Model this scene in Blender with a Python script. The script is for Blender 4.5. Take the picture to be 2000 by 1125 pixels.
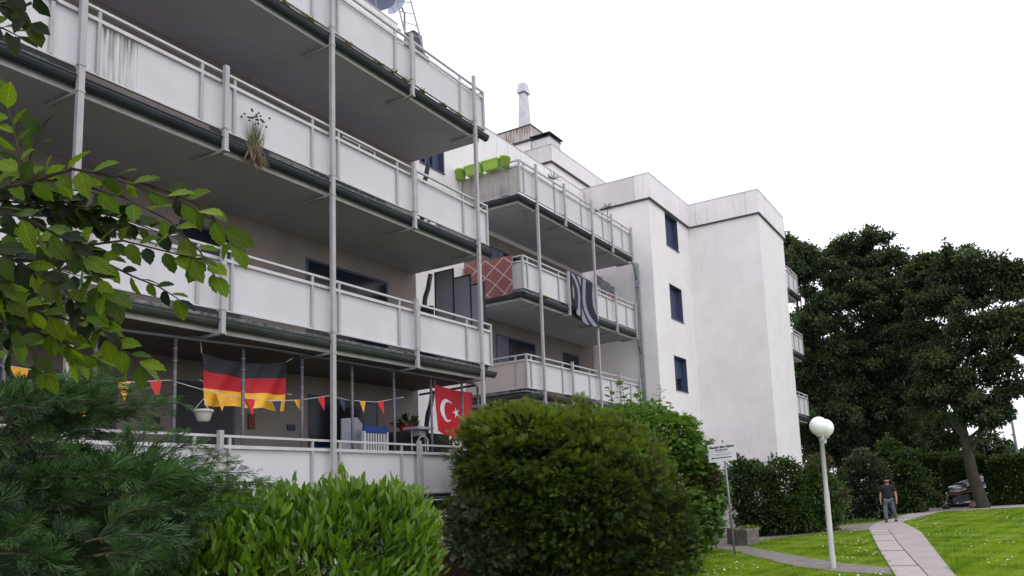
import bpy, bmesh, math, random
import numpy as np
from mathutils import Vector, Matrix
random.seed(7); RNG = np.random.default_rng(7)
for o in list(bpy.data.objects): bpy.data.objects.remove(o)
SC = bpy.context.scene; COL = SC.collection
R = math.radians
# ------------------------------------------------------------------ camera
F, YAW, PITCH, ROLL, CX, CY, EYE = 1454.27, -.41004, .132928, -.0660163, 1327.2, 770.4, 1.65
fw = Vector((math.sin(YAW)*math.cos(PITCH), math.cos(YAW)*math.cos(PITCH), math.sin(PITCH)))
r0 = Vector((math.cos(YAW), -math.sin(YAW), 0)); u0 = r0.cross(fw)
rt = r0*math.cos(ROLL)+u0*math.sin(ROLL); up = u0*math.cos(ROLL)-r0*math.sin(ROLL)
cd = bpy.data.cameras.new('camera'); cam = bpy.data.objects.new('camera', cd); COL.objects.link(cam)
m = Matrix((rt, up, -fw)).transposed().to_4x4(); m.translation = (0, 0, EYE); cam.matrix_world = m
cd.sensor_width = 36; cd.sensor_fit = 'HORIZONTAL'; cd.lens = 36*F/2000
cd.shift_x = (1000-CX)/2000; cd.shift_y = (CY-562.5)/2000; cd.clip_start = .05; cd.clip_end = 3000
SC.camera = cam
def ray(px, py): return rt*((px-CX)/F) - up*((py-CY)/F) + fw
CAM = Vector((0, 0, EYE))
def atd(px, py, d): return CAM + ray(px, py)*d            # point at depth d
def ax(px, py, X): r = ray(px, py); return CAM + r*(X/r.x)
def ay(px, py, Y): r = ray(px, py); return CAM + r*(Y/r.y)
def az(px, py, Z): r = ray(px, py); return CAM + r*((Z-EYE)/r.z)
# ------------------------------------------------------------------ world, sun, exposure
SUN_EL, SUN_AZ = R(58), R(108)                              # azimuth clockwise from +Y
W = bpy.data.worlds.new('World'); SC.world = W; W.use_nodes = True
nt = W.node_tree; nt.nodes.clear()
out = nt.nodes.new('ShaderNodeOutputWorld'); mix = nt.nodes.new('ShaderNodeMixShader')
sky = nt.nodes.new('ShaderNodeTexSky'); sky.sky_type = 'NISHITA'; sky.sun_disc = False
sky.sun_elevation = SUN_EL; sky.sun_rotation = SUN_AZ
b1 = nt.nodes.new('ShaderNodeBackground'); b1.inputs[1].default_value = .12
b2 = nt.nodes.new('ShaderNodeBackground'); b2.inputs[1].default_value = 1.0
tc = nt.nodes.new('ShaderNodeTexCoord'); mp = nt.nodes.new('ShaderNodeMapping'); mp.inputs['Scale'].default_value = (1.2, 1.2, 3.5)
nz = nt.nodes.new('ShaderNodeTexNoise'); nz.inputs['Scale'].default_value = 1.6; nz.inputs['Detail'].default_value = 4
cr = nt.nodes.new('ShaderNodeValToRGB')
cr.color_ramp.elements[0].position = .3; cr.color_ramp.elements[0].color = (.80, .84, .92, 1)
cr.color_ramp.elements[1].position = .52; cr.color_ramp.elements[1].color = (1.56, 1.53, 1.66, 1)
L = nt.links.new
L(tc.outputs['Generated'], mp.inputs['Vector']); L(mp.outputs[0], nz.inputs['Vector']); L(nz.outputs[0], cr.inputs[0])
L(cr.outputs[0], b2.inputs[0]); L(sky.outputs[0], b1.inputs[0])
mix.inputs[0].default_value = .93
L(b1.outputs[0], mix.inputs[1]); L(b2.outputs[0], mix.inputs[2]); L(mix.outputs[0], out.inputs[0])
sd = bpy.data.lights.new('sun', 'SUN'); sd.energy = .5; sd.angle = R(12); sd.color = (1, .985, .97)
so = bpy.data.objects.new('sun', sd); COL.objects.link(so)
sv = Vector((math.sin(SUN_AZ)*math.cos(SUN_EL), math.cos(SUN_AZ)*math.cos(SUN_EL), math.sin(SUN_EL)))
so.rotation_euler = sv.to_track_quat('Z', 'Y').to_euler()
vs = SC.view_settings; vs.view_transform = 'Standard'; vs.look = 'None'; vs.gamma = 1; vs.exposure = .18; vs.use_curve_mapping = False
# ------------------------------------------------------------------ materials
MATS = {}
def mat(name, c, c2=None, rough=.7, scale=3., bump=0., bscale=None, metal=0., trans=0., streak=None, spec=.4, attr=False, dirt=None, courses=None, coat=0, vein=False):
    """c, c2: base colours mixed by world-space noise; streak: vertical weather streaks colour; attr: per-piece mix of the two tones"""
    if name in MATS: return MATS[name]
    M = bpy.data.materials.new(name); M.use_nodes = True; n = M.node_tree; n.nodes.clear(); K = n.links.new
    N = lambda t: n.nodes.new('ShaderNode'+t)
    o = N('OutputMaterial'); p = N('BsdfPrincipled'); p.inputs['Roughness'].default_value = rough
    p.inputs['Metallic'].default_value = metal; p.inputs['Specular IOR Level'].default_value = spec
    if coat: p.inputs['Coat Weight'].default_value = coat
    g = N('NewGeometry'); pos = g.outputs['Position']
    c2 = c2 or tuple(x*.86 for x in c)
    mx = N('MixRGB'); mx.inputs[1].default_value = (*c, 1); mx.inputs[2].default_value = (*c2, 1)
    if attr:
        a = N('Attribute'); a.attribute_name = 'tone_mix'; K(a.outputs['Fac'], mx.inputs[0])
    else:
        z = N('TexNoise'); z.inputs['Scale'].default_value = scale; z.inputs['Detail'].default_value = 5; z.inputs['Roughness'].default_value = .6
        K(pos, z.inputs['Vector']); r = N('ValToRGB'); r.color_ramp.elements[0].position = .35; r.color_ramp.elements[1].position = .68
        K(z.outputs[0], r.inputs[0]); K(r.outputs[0], mx.inputs[0])
    col = mx.outputs[0]
    if streak:
        sc, amt, lo, hi = streak
        mp_ = N('Mapping'); mp_.inputs['Scale'].default_value = (22, 22, .9); K(pos, mp_.inputs[0])
        z2 = N('TexNoise'); z2.inputs['Scale'].default_value = 1.; z2.inputs['Detail'].default_value = 4; K(mp_.outputs[0], z2.inputs[0])
        z3 = N('TexNoise'); z3.inputs['Scale'].default_value = .9; K(pos, z3.inputs[0])
        ml = N('Math'); ml.operation = 'MULTIPLY'; r2 = N('ValToRGB'); r2.color_ramp.elements[0].position = lo; r2.color_ramp.elements[1].position = hi
        r3 = N('ValToRGB'); r3.color_ramp.elements[0].position = .38; r3.color_ramp.elements[1].position = .62
        K(z2.outputs[0], r2.inputs[0]); K(z3.outputs[0], r3.inputs[0]); K(r2.outputs[0], ml.inputs[0]); K(r3.outputs[0], ml.inputs[1])
        m3 = N('Math'); m3.operation = 'MULTIPLY'; m3.inputs[1].default_value = amt; K(ml.outputs[0], m3.inputs[0])
        x2 = N('MixRGB'); K(m3.outputs[0], x2.inputs[0]); K(col, x2.inputs[1]); x2.inputs[2].default_value = (*sc, 1); col = x2.outputs[0]
    if courses:                                             # fine masonry courses as relief and faint tint
        wv = N('TexWave'); wv.bands_direction = 'Z'; wv.inputs['Scale'].default_value = courses; wv.inputs['Distortion'].default_value = .2
        K(pos, wv.inputs[0]); rr = N('ValToRGB'); rr.color_ramp.elements[0].position = .02; rr.color_ramp.elements[1].position = .18
        rr.color_ramp.elements[0].color = (.9, .9, .9, 1); K(wv.outputs[0], rr.inputs[0])
        x3 = N('MixRGB'); x3.blend_type = 'MULTIPLY'; x3.inputs[0].default_value = 1; K(col, x3.inputs[1]); K(rr.outputs[0], x3.inputs[2]); col = x3.outputs[0]
    if vein:                                                # side veins of a single leaf, in the leaf's own coordinates, and a tint of its own
        tc_ = N('TexCoord'); sx_ = N('SeparateXYZ'); K(tc_.outputs['Object'], sx_.inputs[0])
        ab = N('Math'); ab.operation = 'ABSOLUTE'; K(sx_.outputs[0], ab.inputs[0])
        m1_ = N('Math'); m1_.operation = 'MULTIPLY_ADD'; K(ab.outputs[0], m1_.inputs[0]); m1_.inputs[1].default_value = -1.1; K(sx_.outputs[1], m1_.inputs[2])
        m2_ = N('Math'); m2_.operation = 'MULTIPLY'; K(m1_.outputs[0], m2_.inputs[0]); m2_.inputs[1].default_value = 56.; m3_ = N('Math'); m3_.operation = 'SINE'; K(m2_.outputs[0], m3_.inputs[0])
        rv = N('ValToRGB'); rv.color_ramp.elements[0].position = .0; rv.color_ramp.elements[0].color = (.80, .80, .80, 1); rv.color_ramp.elements[1].position = .75; rv.color_ramp.elements[1].color = (1, 1, 1, 1); K(m3_.outputs[0], rv.inputs[0])
        rm = N('ValToRGB'); rm.color_ramp.elements[0].position = .008; rm.color_ramp.elements[0].color = (1.5, 1.5, 1.4, 1); rm.color_ramp.elements[1].position = .022; K(ab.outputs[0], rm.inputs[0])
        xa_ = N('MixRGB'); xa_.blend_type = 'MULTIPLY'; xa_.inputs[0].default_value = 1; K(col, xa_.inputs[1]); K(rv.outputs[0], xa_.inputs[2])
        xb_ = N('MixRGB'); xb_.blend_type = 'MULTIPLY'; xb_.inputs[0].default_value = 1; K(xa_.outputs[0], xb_.inputs[1]); K(rm.outputs[0], xb_.inputs[2])
        oi = N('ObjectInfo'); rn = N('ValToRGB'); rn.color_ramp.elements[0].color = (.62, .72, .7, 1); rn.color_ramp.elements[1].color = (1.25, 1.12, 1., 1); K(oi.outputs['Random'], rn.inputs[0])
        xc_ = N('MixRGB'); xc_.blend_type = 'MULTIPLY'; xc_.inputs[0].default_value = 1; K(xb_.outputs[0], xc_.inputs[1]); K(rn.outputs[0], xc_.inputs[2]); col = xc_.outputs[0]
        bv = N('Bump'); bv.inputs['Strength'].default_value = .35; bv.inputs['Distance'].default_value = .003; K(m3_.outputs[0], bv.inputs['Height']); K(bv.outputs[0], p.inputs['Normal'])
    K(col, p.inputs['Base Color'])
    if bump:
        bn = N('TexNoise'); bn.inputs['Scale'].default_value = bscale or scale*12; bn.inputs['Detail'].default_value = 6; K(pos, bn.inputs[0])
        bp = N('Bump'); bp.inputs['Strength'].default_value = bump; bp.inputs['Distance'].default_value = .02
        K(bn.outputs[0], bp.inputs['Height']); K(bp.outputs[0], p.inputs['Normal'])
    if trans:
        t = N('BsdfTranslucent'); mt = N('MixRGB'); mt.blend_type = 'MULTIPLY'; mt.inputs[0].default_value = 1
        K(col, mt.inputs[1]); mt.inputs[2].default_value = (1.5, 1.6, .55, 1); K(mt.outputs[0], t.inputs[0])
        s = N('MixShader'); s.inputs[0].default_value = trans; K(p.outputs[0], s.inputs[1]); K(t.outputs[0], s.inputs[2]); K(s.outputs[0], o.inputs[0])
    else: K(p.outputs[0], o.inputs[0])
    MATS[name] = M; return M
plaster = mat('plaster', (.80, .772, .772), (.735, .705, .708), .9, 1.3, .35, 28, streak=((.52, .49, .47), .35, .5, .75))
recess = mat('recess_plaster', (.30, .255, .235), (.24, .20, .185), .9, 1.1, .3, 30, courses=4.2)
recess2 = mat('recess_dark', (.22, .19, .18), (.18, .155, .148), .9, 1.1, .3, 30)  # dark tone of the sheet added over the recess wall
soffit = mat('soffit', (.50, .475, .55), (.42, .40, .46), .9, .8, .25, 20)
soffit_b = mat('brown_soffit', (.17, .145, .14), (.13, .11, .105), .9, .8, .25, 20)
panel_m = mat('fibre_panel', (.60, .59, .615), (.555, .54, .565), .75, 1.6, .05, 40, streak=((.46, .445, .43), .45, .55, .8))
panel_d = mat('streaked_panel', (.53, .50, .475), (.42, .39, .37), .8, 2, .05, 40, streak=((.25, .22, .20), .8, .42, .62))
panel_dr = mat('dripped_panel', (.60, .59, .60), (.55, .54, .55), .8, 2, .05, 40, streak=((.16, .15, .14), 1., .40, .56))
panel_b = mat('beige_panel', (.56, .505, .475), (.51, .46, .43), .8, 1.5, .05, 40, streak=((.42, .37, .35), .4, .5, .75))
steel = mat('painted_steel', (.40, .395, .40), (.33, .325, .33), .5, 6, .05, 60, spec=.5)
steel_l = mat('light_steel', (.56, .555, .56), (.46, .455, .46), .5, 5, .05, 60, spec=.5)
gutter_m = mat('gutter_metal', (.018, .022, .032), (.032, .037, .046), .6, 2.5, .1, 30, spec=.5)
gutter_g = mat('green_gutter', (.03, .036, .034), (.07, .078, .072), .6, 2.5, .1, 30)
weather = mat('weathered_slab', (.27, .265, .265), (.06, .058, .06), .9, 9, .5, 40)
weather_gap = mat('weathered_gap_slab', (.06, .058, .06), (.22, .22, .225), .9, 14, .5, 40)  # weathered edges darkened to stand in for the dark gap under the panels
fascia_m = mat('fascia', (.50, .505, .515), (.38, .385, .39), .6, 4, .1, 30)
par_m = mat('parapet_panel', (.76, .735, .745), (.69, .66, .665), .6, 1.2, .04, 20, streak=((.36, .33, .33), .55, .5, .72))
par_d = mat('parapet_grey', (.60, .575, .58), (.52, .49, .495), .6, 1.2, .04, 20, streak=((.24, .22, .22), .5, .5, .72))
par_r = mat('parapet_rusty', (.62, .60, .58), (.50, .46, .44), .7, 2, .1, 20, streak=((.12, .07, .045), 1., .40, .55))
dark_line = mat('dark_joint', (.075, .07, .07), None, .7, 3)  # even dark tone for the joint and rim strips
alu = mat('aluminium', (.50, .50, .53), (.40, .40, .43), .35, 3, .05, 30, metal=.6)
zinc = mat('zinc_pipe', (.25, .27, .30), (.20, .22, .25), .45, 4, .05, 30, metal=.3)
frame_bl = mat('window_frame_blue', (.055, .065, .12), (.04, .05, .09), .45, 3)
glass = mat('window_glass', (.008, .011, .022), (.014, .018, .032), .15, 2, spec=.3)
shutter = mat('shutter', (.06, .075, .14), (.05, .06, .115), .55, 3)
curtain = mat('curtain', (.16, .16, .20), (.10, .10, .14), .9, 3)
pvc = mat('grey_pipe', (.12, .125, .145), (.09, .095, .11), .45, 4, spec=.5)
tie_m = mat('tie', (.35, .35, .37), None, .6)
white_p = mat('white_paint', (.78, .78, .79), (.70, .70, .72), .5, 4)
black_m = mat('black_fabric', (.035, .036, .045), (.025, .026, .034), .8, 6, .2, 200)
mesh_m = mat('screen_mesh', (.30, .30, .35), (.25, .25, .30), .85, 3, .3, 250)
blue_m = mat('blue_cushion', (.03, .075, .30), (.025, .06, .25), .7, 6)
red_m = mat('flag_red', (.50, .010, .022), (.42, .008, .018), .65, 8)
gold_m = mat('flag_gold', (.85, .46, .035), (.75, .38, .025), .65, 8)
fblack = mat('flag_black', (.018, .018, .026), (.012, .012, .018), .65, 8)
fwhite = mat('flag_white', (.75, .75, .80), None, .65, 8)
pn_y = mat('pennant_yellow', (.80, .40, .03), (.65, .32, .03), .7, 8)
pn_r = mat('pennant_red', (.60, .03, .035), (.5, .02, .03), .7, 8)
pn_b = mat('pennant_navy', (.03, .038, .07), None, .7, 8)
cord = mat('cord', (.62, .60, .56), None, .8)
pink = mat('rug_pink', (.30, .115, .115), (.23, .085, .09), .95, 20, .5, 120)
cream = mat('rug_cream', (.52, .44, .40), (.44, .37, .33), .95, 20, .5, 120)
rugn = mat('rug_navy', (.012, .014, .03), (.02, .022, .04), .95, 20, .5, 120)
rugg = mat('rug_grey', (.30, .31, .35), (.20, .21, .25), .95, 30, .6, 120)
lime = mat('lime_plastic', (.38, .60, .10), (.34, .55, .09), .45, 4, spec=.5)
bark = mat('bark', (.030, .028, .020), (.065, .058, .040), .95, 5, .8, 18)
bark_t = mat('twig_bark', (.03, .022, .015), (.055, .042, .03), .9, 8)
stone = mat('planter_stone', (.20, .17, .145), (.10, .085, .075), .95, 9, .9, 30)
concrete = mat('path_concrete', (.42, .37, .36), (.35, .305, .295), .9, 2.2, .4, 60)
asphalt = mat('path_asphalt', (.38, .335, .33), (.31, .27, .265), .95, 1.2, .5, 80)
worn = mat('worn_path', (.23, .20, .185), (.15, .135, .12), .95, 3, .6, 60)
asph_d = mat('path_patch', (.12, .11, .105), (.16, .15, .14), .95, 3, .5, 80)
soil = mat('soil', (.045, .035, .025), (.07, .055, .04), 1, 4, .5, 30)
skin = mat('skin', (.42, .24, .17), (.38, .21, .15), .6, 8)
hair_m = mat('hair', (.012, .010, .009), None, .7)
shirt_m = mat('dark_shirt', (.014, .014, .020), (.02, .02, .028), .85, 6)
jeans = mat('grey_trousers', (.13, .145, .18), (.08, .09, .115), .85, 10, .4, 40)
shoe_m = mat('shoes', (.03, .028, .027), None, .7)
bike_r = mat('bike_red', (.13, .007, .009), (.04, .004, .005), .25, 5, coat=.6)
rubber = mat('rubber', (.012, .012, .013), None, .7)
chrome = mat('chrome', (.5, .5, .52), None, .2, metal=.9)
cover = mat('bike_cover', (.70, .71, .75), (.35, .36, .39), .3, 6, metal=.4, streak=None)
globe_m = mat('globe', (.93, .93, .94), (.90, .90, .91), .3, 2, spec=.5)
lamp_m = mat('lamp_post_paint', (.47, .47, .45), (.40, .40, .385), .5, 3, .05, 40)
terra = mat('terracotta', (.32, .10, .05), None, .8)
dish_b = mat('dish_dark', (.045, .06, .11), (.06, .075, .13), .5, 3)
dish_g = mat('dish_grey', (.30, .34, .42), None, .5)
poster = mat('poster', (.05, .03, .06), (.12, .05, .09), .6, 30)
poster2 = mat('blue_sign', (.02, .03, .07), (.05, .06, .10), .6, 30)
brickm = mat('low_wall_brick', (.22, .11, .09), (.16, .085, .075), .95, 5, .5, 30)
LAWN = mat('lawn', (.17, .25, .018), (.075, .13, .012), .95, 1.4, .6, 60)
grassb = mat('grass_blade', (.30, .41, .026), (.085, .165, .014), .7, attr=True, trans=.35, spec=.2)
daisy = mat('daisy', (.8, .8, .74), None, .8)
def leafm(n, a, b, tr=.3, rough=.5, spec=.35, vein=False): return mat(n, a, b, rough, attr=True, trans=tr, spec=spec, vein=vein)
lf_beech = leafm('beech_leaf', (.140, .235, .006), (.008, .022, .003), .40, .5, .22, True)
lf_laurel = leafm('laurel_leaf', (.115, .215, .010), (.014, .048, .005), .28, .34, .45)
lf_jun = leafm('juniper_shoot', (.062, .145, .032), (.005, .015, .007), .16, .6)
lf_yew = leafm('conifer_shoot', (.15, .215, .026), (.016, .040, .010), .25, .6)
lf_vib = leafm('maple_leaf', (.12, .22, .04), (.025, .062, .014), .35, .5)
lf_tree = leafm('tree_leaf', (.085, .125, .046), (.014, .029, .019), .25, .6)
lf_tree2 = leafm('light_tree_leaf', (.060, .10, .025), (.022, .044, .016), .3, .6)
lf_hedge = leafm('hedge_leaf', (.085, .14, .035), (.018, .038, .013), .2, .45)
lf_hedge2 = leafm('trimmed_hedge_leaf', (.10, .17, .035), (.032, .066, .018), .25, .6)
lf_dark = leafm('dark_bush_leaf', (.085, .105, .050), (.016, .028, .016), .15, .45, .5)
lf_red = leafm('brown_bush_leaf', (.085, .060, .028), (.030, .032, .014), .2, .6)
dry = leafm('dry_stalk', (.34, .25, .16), (.20, .14, .09), .2, .8)
moss = leafm('moss_tuft', (.20, .17, .03), (.07, .07, .02), .2, .9)
# ------------------------------------------------------------------ helpers
def wloc(o):
    v = Vector((0, 0, 0))
    while o: v += o.location; o = o.parent
    return v
def tag(o, label=None, cat=None, group=None, kind=None):
    if label: o['label'] = label
    if cat: o['category'] = cat
    if group: o['group'] = group
    if kind: o['kind'] = kind
    return o
def thing(name, loc, label, cat, group=None):
    o = bpy.data.objects.new(name, None); o.location = loc; COL.objects.link(o); o.empty_display_size = .2
    return tag(o, label, cat, group)
def link(name, me, material, parent=None, smooth=False):
    if material and not me.materials: me.materials.append(material)
    o = bpy.data.objects.new(name, me); COL.objects.link(o)
    if parent: o.parent = parent
    if smooth: me.polygons.foreach_set('use_smooth', [True]*len(me.polygons))
    return o
class MB:
    def __init__(s): s.v = []; s.f = []; s.mi = []
    def quad(s, a, b, c, d, mi=0):
        n = len(s.v); s.v += [tuple(a), tuple(b), tuple(c), tuple(d)]; s.f.append((n, n+1, n+2, n+3)); s.mi.append(mi)
    def poly(s, pts, mi=0):
        n = len(s.v); s.v += [tuple(p) for p in pts]; s.f.append(tuple(range(n, n+len(pts)))); s.mi.append(mi)
    def box(s, lo, hi, mi=0):
        x0, y0, z0 = lo; x1, y1, z1 = hi; n = len(s.v)
        s.v += [(x0, y0, z0), (x1, y0, z0), (x1, y1, z0), (x0, y1, z0), (x0, y0, z1), (x1, y0, z1), (x1, y1, z1), (x0, y1, z1)]
        s.f += [(n, n+3, n+2, n+1), (n+4, n+5, n+6, n+7), (n, n+1, n+5, n+4), (n+1, n+2, n+6, n+5), (n+2, n+3, n+7, n+6), (n+3, n, n+4, n+7)]; s.mi += [mi]*6
        return s
    def tube(s, pts, rad, seg=8, cap=True, mi=0):
        pts = [Vector(p) for p in pts]; rad = rad if isinstance(rad, (list, tuple)) else [rad]*len(pts); rings = []
        for i, p in enumerate(pts):
            d = (pts[min(i+1, len(pts)-1)]-pts[max(i-1, 0)]); d = d.normalized() if d.length > 1e-9 else Vector((0, 0, 1))
            a = d.cross(Vector((0, 0, 1)) if abs(d.z) < .95 else Vector((1, 0, 0))).normalized(); b = d.cross(a)
            n = len(s.v); rings.append(n)
            for k in range(seg):
                t = 2*math.pi*k/seg; s.v.append(tuple(p+(a*math.cos(t)+b*math.sin(t))*rad[i]))
        for i in range(len(rings)-1):
            for k in range(seg):
                s.f.append((rings[i]+k, rings[i]+(k+1) % seg, rings[i+1]+(k+1) % seg, rings[i+1]+k)); s.mi.append(mi)
        if cap:
            s.f.append(tuple(rings[0]+k for k in range(seg))[::-1]); s.f.append(tuple(rings[-1]+k for k in range(seg))); s.mi += [mi]*2
        return s
    def lathe(s, c, prof, seg=20, mi=0):
        rings = []
        for r, z in prof:
            n = len(s.v); rings.append(n)
            for k in range(seg):
                t = 2*math.pi*k/seg; s.v.append((c[0]+r*math.cos(t), c[1]+r*math.sin(t), c[2]+z))
        for i in range(len(rings)-1):
            for k in range(seg): s.f.append((rings[i]+k, rings[i]+(k+1) % seg, rings[i+1]+(k+1) % seg, rings[i+1]+k)); s.mi.append(mi)
        return s
    def build(s, name, material, parent=None, smooth=False, bevel=0):
        off = wloc(parent) if parent else Vector((0, 0, 0))
        me = bpy.data.meshes.new(name); me.from_pydata([(a-off.x, b-off.y, c-off.z) for a, b, c in s.v], [], s.f)
        mats = material if isinstance(material, (list, tuple)) else [material]
        for k in mats: me.materials.append(k)
        if len(mats) > 1: me.polygons.foreach_set('material_index', s.mi)
        me.update(); o = link(name, me, None, parent, smooth)
        if bevel:
            b = o.modifiers.new('bevel', 'BEVEL'); b.width = bevel; b.segments = 2; b.limit_method = 'ANGLE'
        return o
_cache = {}
def box(name, material, parent, lo, hi, loc_root=None):
    """a box piece; alike pieces share mesh data"""
    d = tuple(round(hi[i]-lo[i], 3) for i in range(3)); key = (d, material.name)
    if key not in _cache:
        b = MB(); b.box((-d[0]/2, -d[1]/2, -d[2]/2), (d[0]/2, d[1]/2, d[2]/2))
        me = bpy.data.meshes.new(name); me.from_pydata(b.v, [], b.f); me.materials.append(material); _cache[key] = me
    o = bpy.data.objects.new(name, _cache[key]); COL.objects.link(o); c = Vector([(lo[i]+hi[i])/2 for i in range(3)])
    if parent: o.parent = parent; o.location = c-wloc(parent)
    else: o.location = c
    return o
# leaf instancing -> one mesh
def tmpl_leaf(w=.28, fold=.08, curl=.06):
    v = np.array([(0, 0, 0), (-w*.8, .3, fold), (w*.8, .3, fold), (0, .3, 0), (-w*.75, .68, fold-curl), (w*.75, .68, fold-curl), (0, .68, -curl), (0, 1, -curl*2.2)])
    return v, [(0, 3, 1), (0, 2, 3), (1, 3, 6, 4), (3, 2, 5, 6), (4, 6, 7), (6, 5, 7)]
def tmpl_quad(w=.4):
    return np.array([(0, 0, 0), (w, .45, .05), (0, 1, -.05), (-w, .45, .05)]), [(0, 1, 2, 3)]
def tmpl_spray(n=7, w=.045, seed=1, spread=.5, curl=.1):
    r = random.Random(seed); v = []; f = []
    def strip(a, b, wd):
        a = Vector(a); b = Vector(b); d = (b-a); s = d.cross(Vector((0, 0, 1))).normalized()*wd; k = len(v)
        up_ = Vector((0, 0, wd*.9))
        v.extend([tuple(a-s*.6), tuple((a+b)/2-s+up_*.3), tuple(b), tuple((a+b)/2+s+up_*.3)]); f.append((k, k+1, k+2, k+3))
    strip((0, 0, 0), (0, 1, -curl), w)
    for i in range(n):
        t = .12+.75*i/n; sg = 1 if i % 2 else -1; l = (1-t)*.75+.15; an = sg*r.uniform(.35, .75)
        strip((0, t, -curl*t*t), (math.sin(an)*l*spread*1.6, t+math.cos(an)*l*.8, r.uniform(-.12, .15)-curl*t), w*.9)
    return np.array(v), f
def scatter(name, material, tmpl, P, D, Nn, S, parent=None, tone_mix=None, kind=None, smooth=False):
    """tmpl copied to points P with axis D, normal Nn and size S"""
    tv, tf = tmpl; P = np.asarray(P, float); N = len(P)
    D = np.asarray(D, float); D = D/np.maximum(np.linalg.norm(D, axis=1, keepdims=True), 1e-9)
    Nn = np.asarray(Nn, float); X = np.cross(D, Nn); X /= np.maximum(np.linalg.norm(X, axis=1, keepdims=True), 1e-9); Z = np.cross(X, D)
    S = np.broadcast_to(np.asarray(S, float), (N,))
    off = np.array(wloc(parent)) if parent else np.zeros(3)
    V = (P-off)[:, None, :]+S[:, None, None]*(tv[None, :, 0, None]*X[:, None, :]+tv[None, :, 1, None]*D[:, None, :]+tv[None, :, 2, None]*Z[:, None, :])
    nv = len(tv); me = bpy.data.meshes.new(name)
    loops = np.concatenate([np.array(f) for f in tf]); cnt = np.array([len(f) for f in tf])
    AL = (loops[None, :]+(np.arange(N)*nv)[:, None]).ravel(); AC = np.tile(cnt, N)
    me.vertices.add(N*nv); me.vertices.foreach_set('co', V.ravel().astype(np.float32))
    me.loops.add(len(AL)); me.loops.foreach_set('vertex_index', AL.astype(np.int32))
    me.polygons.add(len(AC)); st = np.concatenate([[0], np.cumsum(AC)[:-1]]); me.polygons.foreach_set('loop_start', st.astype(np.int32))
    if tone_mix is None: tone_mix = RNG.random(N)
    at = me.attributes.new('tone_mix', 'FLOAT', 'FACE'); at.data.foreach_set('value', np.repeat(np.clip(tone_mix, 0, 1), len(tf)).astype(np.float32))
    me.update(calc_edges=True); me.materials.append(material)
    o = link(name, me, None, parent, smooth)
    if kind: o['kind'] = kind
    return o
def unit(n):
    v = RNG.normal(size=(n, 3)); return v/np.linalg.norm(v, axis=1, keepdims=True)
def blob_points(blobs, n, shell=.72, lump=.12):
    """points near the surface of a union of lumpy ellipsoids, with outward directions"""
    vol = np.array([(b[1][0]*b[1][1]*b[1][2])**(2/3) for b in blobs]); pr = vol/vol.sum(); idx = RNG.choice(len(blobs), n, p=pr)
    c = np.array([b[0] for b in blobs])[idx]; r = np.array([b[1] for b in blobs])[idx]; u = unit(n)
    ph = RNG.random((len(blobs), 3))*6
    l = 1+lump*(np.sin(u[:, 0]*5+ph[idx, 0])*np.sin(u[:, 1]*6+ph[idx, 1])+.6*np.sin(u[:, 2]*9+ph[idx, 2]+u[:, 0]*7))
    rad = (shell+(1.03-shell)*RNG.random(n)**.6)*l
    P = c+u*r*rad[:, None]; D = u/r; D /= np.linalg.norm(D, axis=1, keepdims=True)
    keep = np.ones(n, bool)
    for k, b in enumerate(blobs):
        q = (P-np.array(b[0]))/np.array(b[1]); ins = (np.linalg.norm(q, axis=1) < shell*.92) & (idx != k); keep &= ~ins
    return P[keep], D[keep], rad[keep]
# ================================================================== GROUND
g = MB(); NX, NY = 60, 70
xs = np.concatenate([np.linspace(-400, -30, 8), np.linspace(-26, 14, NX), np.linspace(20, 400, 8)]); ys = np.concatenate([np.linspace(-60, -4, 5), np.linspace(0, 50, NY), np.linspace(56, 900, 12)])
def gh(x, y):
    return .018*math.sin(x*1.3+y*.4)*math.sin(y*.9) if (abs(x) < 30 and y < 50) else 0
for i, x in enumerate(xs):
    for y in ys: g.v.append((x, y, gh(x, y)-.02))
n_ = len(ys)
for i in range(len(xs)-1):
    for j in range(n_-1): a = i*n_+j; g.f.append((a, a+n_, a+n_+1, a+1)); g.mi.append(0)
tag(g.build('ground', mat('bare_ground', (.17, .16, .15), (.13, .125, .115), .95, .8, .4, 30), smooth=True), kind='structure')
g = MB(); xs = np.linspace(-11.5, 16, 70); ys = np.linspace(5, 47, 90)
for x in xs:
    for y in ys: g.v.append((x, y, gh(x, y)-.008))
for i in range(len(xs)-1):
    for j in range(len(ys)-1): a = i*len(ys)+j; g.f.append((a, a+len(ys), a+len(ys)+1, a+1)); g.mi.append(0)
tag(g.build('lawn', LAWN, smooth=True), kind='structure')
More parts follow.
